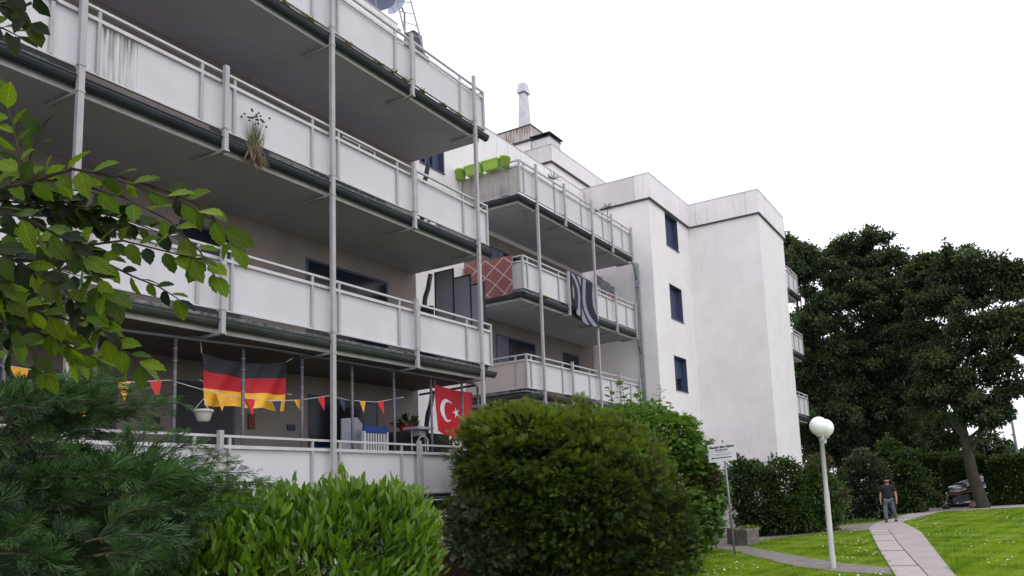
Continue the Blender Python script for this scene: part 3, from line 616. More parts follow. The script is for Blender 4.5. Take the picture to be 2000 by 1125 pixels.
# ================================================================== THINGS ON THE BALCONIES
def cloth(name, material, parent, P00, P10, P11, P01, nu, nv, wave, pick=None, th=0):
    """four corners (top-left, top-right, bottom-right, bottom-left); wave(u,v)->offset vector; pick(u,v)->material slot"""
    q = MB(); P00, P10, P11, P01 = map(Vector, (P00, P10, P11, P01)); off = wloc(parent) if parent else Vector((0, 0, 0))
    for j in range(nv+1):
        for i in range(nu+1):
            u, v = i/nu, j/nv; p = (P00*(1-u)+P10*u)*(1-v)+(P01*(1-u)+P11*u)*v+wave(u, v); q.v.append(tuple(p))
    for j in range(nv):
        for i in range(nu):
            a = j*(nu+1)+i; q.f.append((a, a+1, a+nu+2, a+nu+1)); q.mi.append(pick((i+.5)/nu, (j+.5)/nv) if pick else 0)
    o = q.build(name, material, parent, True)
    if th: s_ = o.modifiers.new('s', 'SOLIDIFY'); s_.thickness = th
    return o
# pipe frame on the ground floor balcony
pf = thing('pipe_frame', (-10.55, 9, 2.0), 'grey plastic pipe frame with upright pipes standing on the ground floor balcony', 'pipe frame')
q = MB(); q.tube([(-10.55, 2, 4.28), (-10.55, 5.7, 4.28), (-10.55, 8, 4.365), (-10.55, 13.0, 4.345), (-10.62, 13.15, 4.335)], .026, 8); q.tube([(-10.6, 13.12, 4.33), (-12.2, 13.12, 4.3)], .026, 8); q.build('top_pipe', pvc, pf, True)
for y in (2.6, 3.7, 4.66, 5.60, 6.60, 7.62, 8.66, 9.69, 10.68, 11.68, 12.62, 13.14):
    q = MB(); q.tube([(-10.55, y, 2.0), (-10.56, y, 4.30)], .024, 8); u_ = q.build('pipe', pvc, pf, True)
    q = MB()
    for z in np.arange(2.95, 4.3, .17): q.tube([(-10.56, y, z), (-10.56, y, z+.008)], .028, 8)
    q.build('cable_tie', tie_m, u_)
# flags
def gw(u, v): return Vector((.05*math.sin(u*9+v*3)*v+.02*math.sin(u*22+v*7)+.06*math.sin(math.pi*u)*v, 0, -.10*math.sin(math.pi*u)*(1-v)*.9-.012*math.sin(u*16)*v+.0))
gf = thing('german_flag', (-10.68, 7.7, 3.4), 'black red and gold flag tied behind the pipes of the ground floor balcony', 'flag')
cloth('cloth', [fblack, red_m, gold_m], gf, (-10.7, 7.07, 4.17), (-10.7, 8.49, 4.24), (-10.7, 8.47, 3.415), (-10.7, 7.11, 3.40), 60, 30, gw, lambda u, v: 0 if v < .335 else (1 if v < .66 else 2))
q = MB(); q.tube([(-10.7, 7.07, 4.17), (-10.66, 7.02, 4.33)], .006, 5); q.tube([(-10.7, 8.49, 4.24), (-10.66, 8.56, 4.30)], .006, 5); q.tube([(-10.7, 7.1, 3.75), (-10.66, 7.02, 3.76)], .006, 5); q.tube([(-10.7, 8.49, 3.7), (-10.66, 8.55, 3.69)], .006, 5); q.build('tie', cord, gf)
tf = thing('turkish_flag', (-10.66, 12.4, 3.2), 'red flag with white crescent and star at the right end of the ground floor balcony', 'flag')
def tpick(u, v):
    W_, H_ = 1.18, .98; x, y = u*W_, v*H_
    c = (.36, .47)
    if math.hypot(x-c[0], (y-c[1])) < .235 and math.hypot(x-c[0]-.075, y-c[1]) > .185: return 1
    dx, dy = x-.665, y-.47; r = math.hypot(dx, dy)
    if r < .12:
        a = (math.atan2(dy, dx)+math.pi+2*math.pi) % (2*math.pi/5); a = min(a, 2*math.pi/5-a)
        if r*math.cos(math.pi/5*1-a) < .0 or r < .12*math.cos(2*math.pi/5)/math.cos(2*math.pi/5-a if a < math.pi/5 else a) : return 1
    return 0
def tw(u, v): return Vector((.03*math.sin(u*8+v*2)*(.3+v)+.012*math.sin(u*19-v*4), 0, -.025*math.sin(math.pi*u)-.02*math.sin(math.pi*.5*u)*v))
cloth('cloth', [red_m, fwhite], tf, (-10.66, 11.90, 4.22), (-10.66, 13.08, 4.17), (-10.66, 13.02, 3.14), (-10.66, 11.92, 3.26), 150, 130, tw, tpick)
q = MB(); q.tube([(-10.66, 11.89, 4.23), (-10.6, 11.86, 4.3)], .006, 5); q.tube([(-10.66, 11.92, 3.26), (-10.58, 11.87, 3.23)], .006, 5); q.build('tie', cord, tf)
# bunting
bt = thing('bunting', (-10.62, 8, 3.6), 'string of yellow, red and navy pennants hung across the ground floor balcony', 'bunting')
spts = [(-10.62, 3.6, 3.66), (-10.62, 4.74, 3.66), (-10.62, 5.68, 3.585), (-10.62, 6.1, 3.62), (-10.62, 6.57, 3.70), (-10.62, 7.1, 3.60), (-10.62, 7.7, 3.545), (-10.62, 8.2, 3.545), (-10.62, 8.7, 3.61), (-10.62, 9.24, 3.73), (-10.62, 9.7, 3.69), (-10.62, 10.3, 3.71), (-10.62, 11.0, 3.87)]
q = MB(); q.tube(spts, .006, 5); q.build('string', cord, bt)
def sz(y): return float(np.interp(y, [p[1] for p in spts], [p[2] for p in spts]))
for y, mt, s_, tl in ((4.83, pn_y, 1.1, .03), (5.98, pn_y, 1., 0), (6.38, pn_r, 1., .02), (7.32, pn_y, 1., .0), (7.78, pn_r, 1., .03), (8.24, pn_b, 1., .02), (8.64, pn_y, .95, .06), (9.08, pn_r, .9, .05), (9.52, pn_b, .9, .03), (9.98, pn_y, .8, .0), (10.4, pn_r, .9, .06), (10.83, pn_b, .9, .0)):
    w = .085*s_; h = .27*s_; q = MB(); k = 0
    a, b = (-10.615, y-w, sz(y-w)-.003), (-10.615, y+w, sz(y+w)-.003); c = (-10.59, y+tl, sz(y)-h); mid = (-10.60, y+tl*.5+.0, sz(y)-h*.45)
    q.poly([a, mid, b]); q.poly([a, c, mid]); q.poly([b, mid, c]); o = q.build('pennant', mt, bt); sm = o.modifiers.new('s', 'SOLIDIFY'); sm.thickness = .003
o = thing('pennant_flag', tuple(ax(150, 806, -10.5)), 'small black red and gold paper flag behind the conifer tip at far left', 'small flag')
c = ax(148, 805, -10.5); cloth('cloth', [red_m, gold_m], o, c+Vector((0, -.12, .05)), c+Vector((0, .1, .12)), c+Vector((0, .12, -.03)), c+Vector((0, -.08, -.09)), 8, 6, lambda u, v: Vector((.01*math.sin(u*6), 0, 0)), lambda u, v: 0 if v < .45 else 1)
# hanging pot
hp = thing('hanging_pot', tuple(ax(398, 825, -10.5)), 'cream ribbed pot hanging under the left corner of the black red and gold flag', 'flower pot')
c = ax(397, 824, -10.5); q = MB(); q.lathe(c, [(.06, 0), (.085, .03), (.10, .10), (.115, .14), (.125, .145), (.125, .175), (.11, .175), (.09, .12), (0, .11)], 20); q.build('pot', mat('cream_pot', (.55, .53, .47), (.48, .46, .41), .6), hp, True)
q = MB()
for t in (0, 2.1, 4.2): q.tube([(c.x+.115*math.cos(t), c.y+.115*math.sin(t), c.z+.17), (c.x, c.y, c.z+.34)], .004, 4)
q.build('hanger', cord, hp)
# garden chair
chx = thing('garden_chair', (-11.2, 10.95, 1.9), 'white slatted garden chair with a blue cushion over its back on the ground floor balcony', 'chair')
q = MB(); q.box((-11.32, 10.63, 3.22), (-11.26, 11.22, 3.36)); q.build('cushion', blue_m, chx, bevel=.015)
for i in range(9): y = 10.66+i*.066; q = MB(); q.box((-11.3, y, 2.35), (-11.28, y+.028, 3.23)); q.build('slat', white_p, chx)
q = MB()
for y in (10.62, 11.2): q.box((-11.33, y-.015, 1.95), (-11.25, y+.02, 3.25))
q.box((-11.33, 10.62, 2.30), (-11.25, 11.2, 2.35)); q.box((-11.31, 10.62, 2.78), (-11.27, 11.2, 2.81)); q.build('frame', white_p, chx)
q = MB(); q.box((-11.25, 10.6, 2.32), (-10.8, 11.25, 2.37)); q.build('seat', white_p, chx)
for x, y in ((-10.85, 10.64), (-10.85, 11.2)): q = MB(); q.box((x-.02, y-.02, 1.95), (x+.02, y+.02, 2.6)); q.build('leg', white_p, chx)
bxw = thing('storage_box', (-11.6, 10.35, 1.9), 'tall pale folding board with a sloping top left of the garden chair', 'board')
q = MB(); c = ax(700, 855, -11.55); q.poly([(-11.55, 10.35, 2.2), (-11.55, 10.83, 2.2), (-11.55, 10.85, 3.42), (-11.55, 10.72, 3.55), (-11.55, 10.35, 3.5)]); o = q.build('board', mat('pale_board', (.42, .44, .50), None, .6), bxw); o.modifiers.new('s', 'SOLIDIFY').thickness = .03
# cabinet with red plant pot
cb = tag(MB().box((-12.1, 11.6, 1.9), (-11.3, 13.05, 3.30)).build('cabinet', black_m, bevel=.02), 'dark cabinet against the end of the ground floor balcony', 'cabinet')
rp = thing('potted_plant', (-11.5, 11.85, 3.30), 'leafy plant in a red bowl on the dark cabinet behind the crescent flag', 'potted plant')
pc = (-11.5, 11.98, 3.30); q = MB(); q.lathe(pc, [(.09, 0), (.14, .06), (.17, .15), (.15, .15), (0, .12)], 18); q.build('pot', mat('red_pot', (.45, .03, .03), None, .5), rp, True)
n = 90; u = unit(n); u[:, 2] = abs(u[:, 2])*.9; scatter('foliage', lf_hedge, tmpl_leaf(.4), np.array(pc)+(0, 0, .16)+u*(.24, .32, .22)*RNG.uniform(.3, 1, (n, 1)), u+(0, 0, -.3), np.tile((0, 0, 1), (n, 1))+RNG.normal(0, .4, (n, 3)), .11, rp)
tg = thing('barbecue', (-10.95, 11.75, 1.95), 'small grey table grill with side handle on the ground floor balcony', 'barbecue')
c = ax(818, 838, -10.95); q = MB(); q.box((c.x-.2, c.y-.24, c.z-.02), (c.x+.2, c.y+.22, c.z+.03)); q.box((c.x-.02, c.y-.05, c.z+.03), (c.x+.02, c.y+.12, c.z+.06)); q.build('tray', steel, tg)
q = MB(); q.box((c.x-.1, c.y-.08, c.z-.14), (c.x+.1, c.y+.08, c.z-.02)); q.build('burner', steel, tg)
for y in (-.2, .18): q = MB(); q.tube([(c.x, c.y+y, 1.95), (c.x, c.y+y, c.z)], .014, 6); q.build('leg', steel, tg)
q = MB(); q.tube([(c.x+.1, c.y-.12, c.z-.45), (c.x+.1, c.y-.12, c.z-.22), (c.x+.1, c.y-.05, c.z-.16), (c.x+.1, c.y+.08, c.z-.16), (c.x+.1, c.y+.14, c.z-.22), (c.x+.1, c.y+.14, c.z-.45)], .014, 6); q.build('handle', steel_l, tg)
pw = thing('potted_plant', (-10.9, 12.95, 2.0), 'green sprigs in a white tub under the crescent flag', 'potted plant')
c = ax(888, 880, -10.7); q = MB(); q.lathe((c.x, c.y+.1, 2.55), [(.14, 0), (.17, .3), (.19, .3), (.19, .34), (.15, .34), (0, .3)], 16); q.build('tub', white_p, pw, True)
n = 60; u = unit(n); u[:, 2] = abs(u[:, 2]); scatter('foliage', lf_hedge, tmpl_leaf(.3), np.array((c.x, c.y+.1, 2.9))+u*(.12, .15, .25), u+(0, 0, .4), unit(n), .10, pw)
for (x0, y0, x1, y1, mt, lb) in ((289, 813, 312, 828, poster, 'small purple picture on the recess wall left of the hanging pot'), (486, 808, 498, 838, mat('dark_poster', (.02, .015, .02), (.30, .05, .02), .5, 60), 'tall dark poster with a red patch on the recess wall'), (562, 829, 577, 841, poster2, 'small dark blue plaque on the recess wall')):
    a = ax(x0, y0, -12.3); b = ax(x1, y1, -12.3); tag(MB().box((-12.32, a.y, b.z), (-12.3, b.y, a.z)).build('picture', mt), lb, 'picture', 'pictures on the recess wall')
tag(MB().box((-12.1, 9.75, 1.9), (-11.6, 10.3, 2.95)).build('crate', blue_m, bevel=.02), 'dark blue box under the dark blue plaque on the ground floor balcony', 'box')
# laundry line bits / clutter on the middle storeys
sl = thing('sun_lounger', (-10.9, 9.8, 7.4), 'reddish folded sun lounger with a pale frame behind the second floor rail', 'sun lounger')
q = MB(); c0 = ax(665, 268, -10.75); c1 = ax(728, 300, -10.75)
q.box((-10.8, c0.y, c0.z-.16), (-10.76, c1.y-.02, c0.z-.0)); q.build('cushion', mat('lounger_red', (.13, .045, .04), None, .8), sl)
q = MB(); q.tube([(-10.7, c0.y, c0.z), (-10.7, c1.y, c0.z), (-10.7, c1.y, 7.5)], .018, 6); q.tube([(-10.7, (c0.y+c1.y)/2, c0.z), (-10.7, (c0.y+c1.y)/2, 7.5)], .018, 6); q.build('frame', steel_l, sl)
# privacy screens
ps = thing('privacy_screen', (-11.1, 13.2, 5.0), 'dark grey folding privacy screens at the right end of the first floor balcony', 'privacy screen')
xs_ = [-11.72, -11.19, -10.70, -10.32]; zt = [7.13, 6.90, 6.66, 6.52]
for i in range(3):
    q = MB(); q.poly([(xs_[i]+.02, 13.18, 4.7), (xs_[i+1]-.02, 13.18, 4.7), (xs_[i+1]-.02, 13.18, zt[i]-.03), (xs_[i]+.02, 13.18, zt[i]-.03)]); o = q.build('screen', mesh_m, ps); o.modifiers.new('s', 'SOLIDIFY').thickness = .01
for i, x in enumerate(xs_): q = MB(); q.tube([(x, 13.18, 4.65), (x, 13.18, max(zt[i], zt[max(i-1, 0)]))], .022, 6); q.build('pole', black_m, ps)
for i in range(3): q = MB(); q.box((xs_[i], 13.17, zt[i]-.03), (xs_[i+1], 13.19, zt[i])); q.build('rim', black_m, ps)
tag(MB().box((-12.15, 13.05, 4.7), (-11.75, 13.15, 6.32)).build('dark_board', black_m), 'low dark board between the end wall and the privacy screens', 'board')
# rugs
rg = thing('rug', (-12.75, 16.5, 7.4), 'pink rug with cream diamond lattice hung over the side rail of the middle balcony', 'rug', None)
def rp1(u, v):
    a, b = u*1.65*1., v*1.22; s_ = .60; w_ = .040
    p_ = ((a-.12)/.62+(b)/.52) % 1; r_ = ((a-.12)/.62-(b)/.52) % 1
    return 1 if min(p_, 1-p_) < w_ or min(r_, 1-r_) < w_ else 0
cloth('carpet', [pink, cream], rg, (-13.62, 16.52, 8.52), (-11.93, 16.50, 8.50), (-11.93, 16.44, 7.28), (-13.5, 16.44, 7.36), 110, 90, lambda u, v: Vector((0, -.03*v*math.sin(u*7)-.02*math.sin(v*5), .015*math.sin(u*14)*v)), rp1, .012)
r2 = thing('rug', (-11.55, 19.4, 7.3), 'dark navy rug with sweeping grey arcs slung over the front rail of the middle balcony', 'rug')
def rp2(u, v):
    d1 = math.hypot(u+.52, (v-.45)*1.1)-.80; d2 = math.hypot(u-1.42, (v-.42)*1.1)-.90; d3 = math.hypot(u-1.42, (v-.42)*1.1)-.50
    if abs(d1) < .06 or abs(d2) < .06 or abs(d3) < .07 or abs(d1+.27) < .04: return 1
    return 1 if d1 > .16 and d2 > .14 and (v < .35 or v > .7) else 0
cloth('carpet', [rugn, rugg], r2, (-11.56, 18.78, 8.50), (-11.56, 20.1, 8.50), (-11.52, 20.3, 7.08), (-11.50, 18.95, 7.22), 90, 90, lambda u, v: Vector((.05*math.sin(u*8+1)*v+.03, .10*v*v*(u-.5)+.04*math.sin(v*7), -.10*math.sin(math.pi*u)*v)), rp2, .015)
# clothes airer & red cloth
ca = thing('laundry', (-11.9, 20.9, 8.2), 'grey clothes hanging on an airer behind the middle balcony rail', 'laundry')
c = ax(1180, 556, -11.95)
for dy, dz, w_, h_ in ((-.45, .12, .35, .28), (0, .05, .5, .42), (.45, -.02, .4, .32)):
    cloth('garment', [mat('grey_garment', (.07, .075, .09), (.13, .14, .15), .9, 8)], ca, c+Vector((0, dy-w_/2, dz+.12)), c+Vector((.05, dy+w_/2, dz+.05)), c+Vector((.1, dy+w_/2, dz-h_)), c+Vector((0, dy-w_/2, dz-h_)), 14, 8, lambda u, v: Vector((.04*math.sin(u*11), .02*math.sin(v*9), .03*math.sin(u*17))))
q = MB(); q.tube([c+Vector((0, -.7, .12)), c+Vector((0, .75, .02))], .01, 5); q.build('airer', steel, ca)
rc = thing('red_cloth', tuple(ax(1195, 580, -11.8)), 'red cloth draped behind the rail right of the clothes airer', 'cloth')
c = ax(1195, 582, -11.8); cloth('cloth', [mat('red_cloth', (.42, .03, .035), None, .8)], rc, c+Vector((0, -.35, -.08)), c+Vector((0, .35, .15)), c+Vector((0, .4, -.2)), c+Vector((0, -.35, -.22)), 10, 6, lambda u, v: Vector((.03*math.sin(u*9), 0, .02*math.sin(u*12))))
# lime planters on the top side rail
def planter(xa, xb, lb, rnd_=False):
    t = thing('planter', ((xa+xb)/2, 16.45, 11.08), lb, 'planter', 'lime green planters on the top balcony rail')
    q = MB(); h = .30; z0 = 11.07; z0 += .0
    if rnd_:
        c = ((xa+xb)/2, 16.44, z0); r = (xb-xa)/2; q.lathe(c, [(0, 0), (r*.72, 0), (r*.9, h*.8), (r, h*.8), (r, h), (r*.9, h), (r*.8, h*.7), (0, h*.7)], 20); q.build('pot', lime, t, True)
    else:
        k = len(q.v)
        for (i0, zz, yy) in ((.05, z0, .09), (.0, z0+h*.8, .13)): q.v += [(xa+i0, 16.44-yy, zz), (xb-i0, 16.44-yy, zz), (xb-i0, 16.44+yy, zz), (xa+i0, 16.44+yy, zz)]
        q.f += [(0, 1, 5, 4), (1, 2, 6, 5), (2, 3, 7, 6), (3, 0, 4, 7), (3, 2, 1, 0)]; q.mi += [0]*5
        q.build('pot', lime, t, bevel=.02)
        q = MB(); q.box((xa-.015, 16.295, z0+h*.8), (xb+.015, 16.585, z0+h)); q.build('rim', lime, t, bevel=.015)
    q = MB(); q.box((xa+.03, 16.42, z0+.05), (xb-.03, 16.46, z0+h-.04)) if not rnd_ else q.box((xa+.05, 16.43, z0+.05), (xb-.05, 16.45, z0+h*.7)); q.build('soil', soil, t)
planter(-13.74, -13.42, 'round lime green pot, leftmost on the top balcony side rail', True)
planter(-13.36, -12.80, 'shorter lime green trough right of the leftmost round pot')
planter(-12.74, -12.20, 'longer lime green trough left of the right-hand round pot')
planter(-12.17, -11.86, 'round lime green pot nearest the balcony corner', True)
# plants growing from gutters
al = thing('allium_clump', (-10.16, 7.5, 7.35), 'clump of seeding chives growing from the second floor gutter', 'plant')
n = 90; base = np.array((-10.2, 7.5, 7.40)); P = base+RNG.normal(0, 1, (n, 3))*(.02, .05, .01); D = np.stack([RNG.normal(.05, .12, n), RNG.normal(0, .25, n), np.ones(n)], 1)
strip = (np.array([(-.012, 0, 0), (.012, 0, 0), (.007, .6, .03), (0, 1, .12), (-.007, .6, .03)]), [(0, 1, 2, 3, 4)])
scatter('blade', leafm('chive_blade', (.22, .27, .10), (.30, .25, .13)), (strip[0]*(.7, 1, .5), strip[1]), P, D, unit(n), RNG.uniform(.2, .45, n), al, kind='stuff')
n = 26; D = np.stack([RNG.normal(.05, .06, n), RNG.normal(0, .2, n), np.ones(n)], 1); P = base+RNG.normal(0, 1, (n, 3))*(.02, .04, .01); S = RNG.uniform(.42, .62, n)
scatter('stem', leafm('chive_stem', (.12, .13, .08), (.16, .16, .10)), (strip[0]*(.6, 1, .3), strip[1]), P, D, unit(n), S, al)
H_ = P+D/np.linalg.norm(D, axis=1, keepdims=True)*S[:, None]; q = MB()
for h in H_: q.lathe((h[0], h[1], h[2]-.012), [(0, 0), (.014, .004), (.018, .014), (.012, .026), (0, .03)], 7)
q.build('seed_head', mat('seed_head', (.05, .045, .05), None, .8), al)
n = 110; D = np.stack([RNG.normal(.10, .10, n), RNG.normal(0, .28, n), -np.ones(n)*RNG.uniform(.4, 1.2, n)], 1); scatter('dry_blade', dry, strip, base+(.03, 0, .02)+RNG.normal(0, 1, (n, 3))*(.015, .06, .03), D, unit(n), RNG.uniform(.15, .42, n), al)
def tuft(y, x, z, s_, lb, mt=moss, n=60):
    o = scatter('moss_tuft', mt, tmpl_leaf(.5), np.array((x, y, z))+RNG.normal(0, 1, (n, 3))*(.03, s_, .025), unit(n)+(0.3, 0, .3), unit(n), RNG.uniform(.03, .06, n)); tag(o, lb, 'moss', 'moss tufts on the gutters')
mossn = ['yellow moss tuft furthest left on the top gutter', 'long yellow moss strip left of the middle pole', 'yellow moss clump just right of the middle pole', 'yellow moss mat halfway between the two poles', 'small moss tuft left of the short post on the top gutter', 'moss tuft right beside the short post on the top gutter', 'moss speck right of the short post', 'moss clump near the right end of the top gutter', 'moss speck nearest the right end of the top gutter']
for (px, py, s_), lb in zip([(556, 14, .03), (603, 44, .09), (677, 88, .06), (738, 127, .05), (765, 146, .03), (788, 160, .035), (823, 184, .03), (864, 210, .045), (896, 229, .03)], mossn):
    p = ax(px, py, -10.22); tuft(p.y, -10.22, 10.19, min(s_, .05), lb, n=90)
p = ax(1064, 582, -11.6); tuft(p.y, -11.58, 7.45, .05, 'yellow moss tuft by the left pole of the middle balcony')
for px, py, z_, lb in ((1080, 350, 11.3, 'spiky dry plant above the top rail, nearer the corner'), (1186, 408, 11.3, 'spiky dry plant at the top rail, nearer the wing wall')):
    p = ax(px, py, -11.75); n = 60; D = unit(n); D[:, 2] = abs(D[:, 2])*.8
    t = thing('dry_plant', (p.x, p.y, 10.3), lb, 'plant', 'dry plants on the top balcony'); scatter('leaves', lf_dark, strip, np.tile(p, (n, 1)), D, unit(n), RNG.uniform(.18, .32, n), t)
    q = MB(); q.tube([(p.x, p.y, 10.3), tuple(p)], .012, 5); q.build('stem', bark_t, t)
p = ax(1078, 773, -11.55); n = 70; D = unit(n); D[:, 2] = -abs(D[:, 2])*.4
tag(scatter('dry_weed', dry, strip, np.tile(p, (n, 1))+RNG.normal(0, .04, (n, 3)), D+(.3, 0, 0), unit(n), RNG.uniform(.15, .35, n)), 'dry brown weed hanging from the lowest gutter of the second balcony stack', 'plant')
p = ay(1548, 577, 32.4); n = 300; D = unit(n)
tag(scatter('hanging_plant', leafm('dry_bush', (.16, .12, .07), (.08, .06, .04)), strip, np.array(p)+unit(n)*(.15, .4, .3)+(0, .3, 0), D, unit(n), RNG.uniform(.2, .4, n)), 'dried brown plant bulging over the top far balcony beyond the white wing', 'plant')
p = ay(1548, 625, 32.4); n = 160; tag(scatter('balcony_plant', lf_hedge, tmpl_leaf(.4), np.array(p)+unit(n)*(.15, .35, .3), unit(n), unit(n), .12), 'leafy plant on the middle far balcony beyond the white wing', 'plant')
# ================================================================== STREET FURNITURE
lp = thing('globe_lamp', (-3.4, 14.79, 0), 'pale grey lamp post carrying two white globes beside the path', 'lamp post')
q = MB(); base = Vector((-3.4, 14.79, 0)); top = Vector((-3.415, 14.79, 2.62))
q.lathe(base, [(.062, -.05), (.062, .30), (.055, .31), (.055, 1.5), (.045, 1.52), (.045, 2.52), (.058, 2.53), (.058, 2.64), (0, 2.64)], 16); q.build('post', lamp_m, lp, True)
def globe(c, r):
    pr = [(max(.001, r*math.sin(t)), -r*math.cos(t)) for t in np.linspace(0, math.pi, 17)]
    q = MB(); q.lathe(c, pr, 28); g_ = q.build('globe', globe_m, lp, True); q = MB(); q.lathe((c[0], c[1], c[2]-r*1.06), [(.06, -.02), (.075, .0), (.085, .03), (.05, .05)], 16); q.build('collar', lamp_m, g_, True)
gc = ay(1599, 832, 14.75); globe(gc, .187); g2 = ay(1611, 836, 14.79+.52); globe(g2, .187)
q = MB(); q.tube([(-3.4, 14.79, 2.5), (g2.x, g2.y-.1, 2.5), (g2.x, g2.y, g2.z-.19)], .03, 8); q.build('arm', lamp_m, lp, True)
# sign
sg = thing('direction_sign', (-6.72, 18.35, 0), 'white caretaker office sign with a left arrow on a grey pole', 'sign')
q = MB(); q.tube([(-6.72, 18.35, -.1), (-6.84, 18.37, 2.98)], .03, 10); q.build('pole', zinc, sg, True)
sc_ = Vector((-6.86, 18.31, 2.66)); nrm = Vector((.26, -.96, -.02)).normalized(); sx = Vector((.96, .26, .045)).normalized(); sy = nrm.cross(sx).normalized(); sy = -sy if sy.z < 0 else sy
q = MB(); hw, hh = .365, .235
def sp(u, v, d=0): return sc_+sx*u+sy*v+nrm*d
k = 0; q.v = [tuple(sp(a, b, d)) for d in (.0, .02) for a, b in ((-hw, -hh), (hw, -hh), (hw, hh), (-hw, hh))]; q.f = [(0, 3, 2, 1), (4, 5, 6, 7), (0, 1, 5, 4), (1, 2, 6, 5), (2, 3, 7, 6), (3, 0, 4, 7)]; q.mi = [0]*6
board = q.build('board', mat('sign_white', (.72, .73, .76), (.66, .67, .70), .45), sg)
ink = mat('sign_ink', (.02, .025, .06), None, .6); inkl = mat('sign_ink_faint', (.22, .24, .32), None, .6)
def text(s_, size, u, v, mt, bold=0):
    cu = bpy.data.curves.new('t', 'FONT'); cu.body = s_; cu.size = size; cu.align_x = 'CENTER'; cu.align_y = 'CENTER'; cu.offset = bold; to = bpy.data.objects.new('t', cu); COL.objects.link(to)
    bpy.context.view_layer.update(); me = bpy.data.meshes.new_from_object(to.evaluated_get(bpy.context.evaluated_depsgraph_get())); bpy.data.objects.remove(to)
    off = wloc(board)
    for vv in me.vertices: p = sp(u+vv.co.x, v+vv.co.y, .024); vv.co = p-off
    me.materials.clear(); me.materials.append(mt); return link('lettering', me, None, board)
text('Hausmeisterbüro', .096, 0, .145, ink, .0045)
for i, s_ in enumerate('DIEHRK'):
    u = -.14+i*.056; q = MB(); q.v = [tuple(sp(u+a, .065+b, .023)) for a, b in ((-.02, -.022), (.02, -.022), (.02, .022), (-.02, .022))]; q.f = [(0, 1, 2, 3)]; q.mi = [0]; q.build('icon', inkl if i % 2 else ink, board)
for v, w_, h_ in ((.018, .30, .010), (-.038, .46, .012), (-.064, .30, .010)):
    u = -w_/2
    while u < w_/2:
        l = random.uniform(.012, .04); q = MB(); q.v = [tuple(sp(a, b, .023)) for a, b in ((u, v-h_/2), (u+l, v-h_/2), (u+l, v+h_/2), (u, v+h_/2))]; q.f = [(0, 1, 2, 3)]; q.mi = [0]; q.build('small_print', inkl, board); u += l+.01
q = MB(); q.v = [tuple(sp(a, b, .023)) for a, b in ((-.30, -.135), (-.24, -.10), (-.255, -.124), (.24, -.124), (.24, -.146), (-.255, -.146), (-.24, -.17))]; q.f = [(0, 2, 1), (2, 5, 4, 3), (0, 6, 5), (0, 5, 2)]; q.mi = [0]*4; q.build('arrow', ink, board)
# stone planter
sp_ = thing('stone_planter', (-7.9, 21.8, 0), 'rough brown stone planter trough behind the sign pole', 'planter')
q = MB(); pts = [(-8.45, 22.45), (-7.75, 21.35), (-7.35, 21.2), (-7.15, 21.75), (-7.5, 22.3), (-8.1, 22.9)]
k = len(pts)
for z, s_ in ((-.02, 1.), (.25, .985), (.46, 1.0), (.5, .97)):
    cx_ = sum(p[0] for p in pts)/k; cy_ = sum(p[1] for p in pts)/k
    for x, y in pts: q.v.append((cx_+(x-cx_)*s_, cy_+(y-cy_)*s_, z))
for j in range(3):
    for i in range(k): q.f.append((j*k+i, j*k+(i+1) % k, (j+1)*k+(i+1) % k, (j+1)*k+i)); q.mi.append(0)
q.f.append(tuple(3*k+i for i in range(k))); q.mi.append(0); q.build('trough', stone, sp_)
n = 200; P = np.array((-7.5, 21.75, .5))+RNG.normal(0, 1, (n, 3))*(.16, .16, .03); scatter('moss', leafm('planter_plant', (.14, .20, .03), (.06, .10, .02)), tmpl_leaf(.5), P, unit(n)+(0, 0, .8), unit(n), .07, sp_)
# bollard, stump, far street lamp
q = MB(); q.lathe((-3.97, 39.5, 0), [(.055, 0), (.055, .95), (.03, 1.0), (0, 1.0)], 12)
bo = q.build('bollard', white_p); bo.rotation_euler = (0, 0, 0); tag(bo, 'slim white bollard at the path end before the motorcycle', 'bollard')
sl_ = thing('street_lamp', (.5, 46, 0), 'thin dark street lamp pole leaning at the right edge', 'street lamp')
a = ay(1995, 915, 46); b = ay(1966, 762, 46); a.z = 0; q = MB(); q.tube([a, b], [.10, .06], 8); q.build('pole', zinc, sl_, True); q = MB(); q.lathe(b, [(.08, -.1), (.22, 0), (.22, .05), (0, .1)], 10); q.build('lamp_head', zinc, sl_)
# railing and low brick wall by the basement
rl = thing('railing', (-10.9, 12.6, .6), 'black iron railing above a low brick kerb between the hedge and the conifer bush', 'railing')
ZT, ZB = 1.64, .90
q = MB(); q.box((-10.93, 10.2, ZB-.0), (-10.91, 16.5, ZB+.02)); q.box((-10.93, 10.2, ZT-.09), (-10.91, 16.5, ZT-.07)); q.build('rail', rubber, rl)
y = 10.3
i = 0
while y < 16.4:
    q = MB(); w_ = .012 if i % 8 else .022; q.tube([(-10.92, y, .72), (-10.92, y, ZT)], w_*.6, 5); q.build('bar', rubber, rl); y += .11; i += 1
lw = tag(MB().box((-11.05, 10.0, 0), (-10.80, 16.6, .74)).build('low_wall', brickm), 'low reddish brick wall under the black iron railing', 'wall')
for i in range(13):
    for j in range(2):
        y = 11.9+i*.25+(.12 if j else 0); box('brick', mat('brick_face', (.27, .14, .115), (.18, .095, .085), .95, 6, .5, 40), lw, (-10.80, y+.008, .56+j*.09), (-10.79, y+.236, .64+j*.09))
cap = box('coping', concrete, lw, (-11.08, 10.0, .741), (-10.77, 16.6, .78))
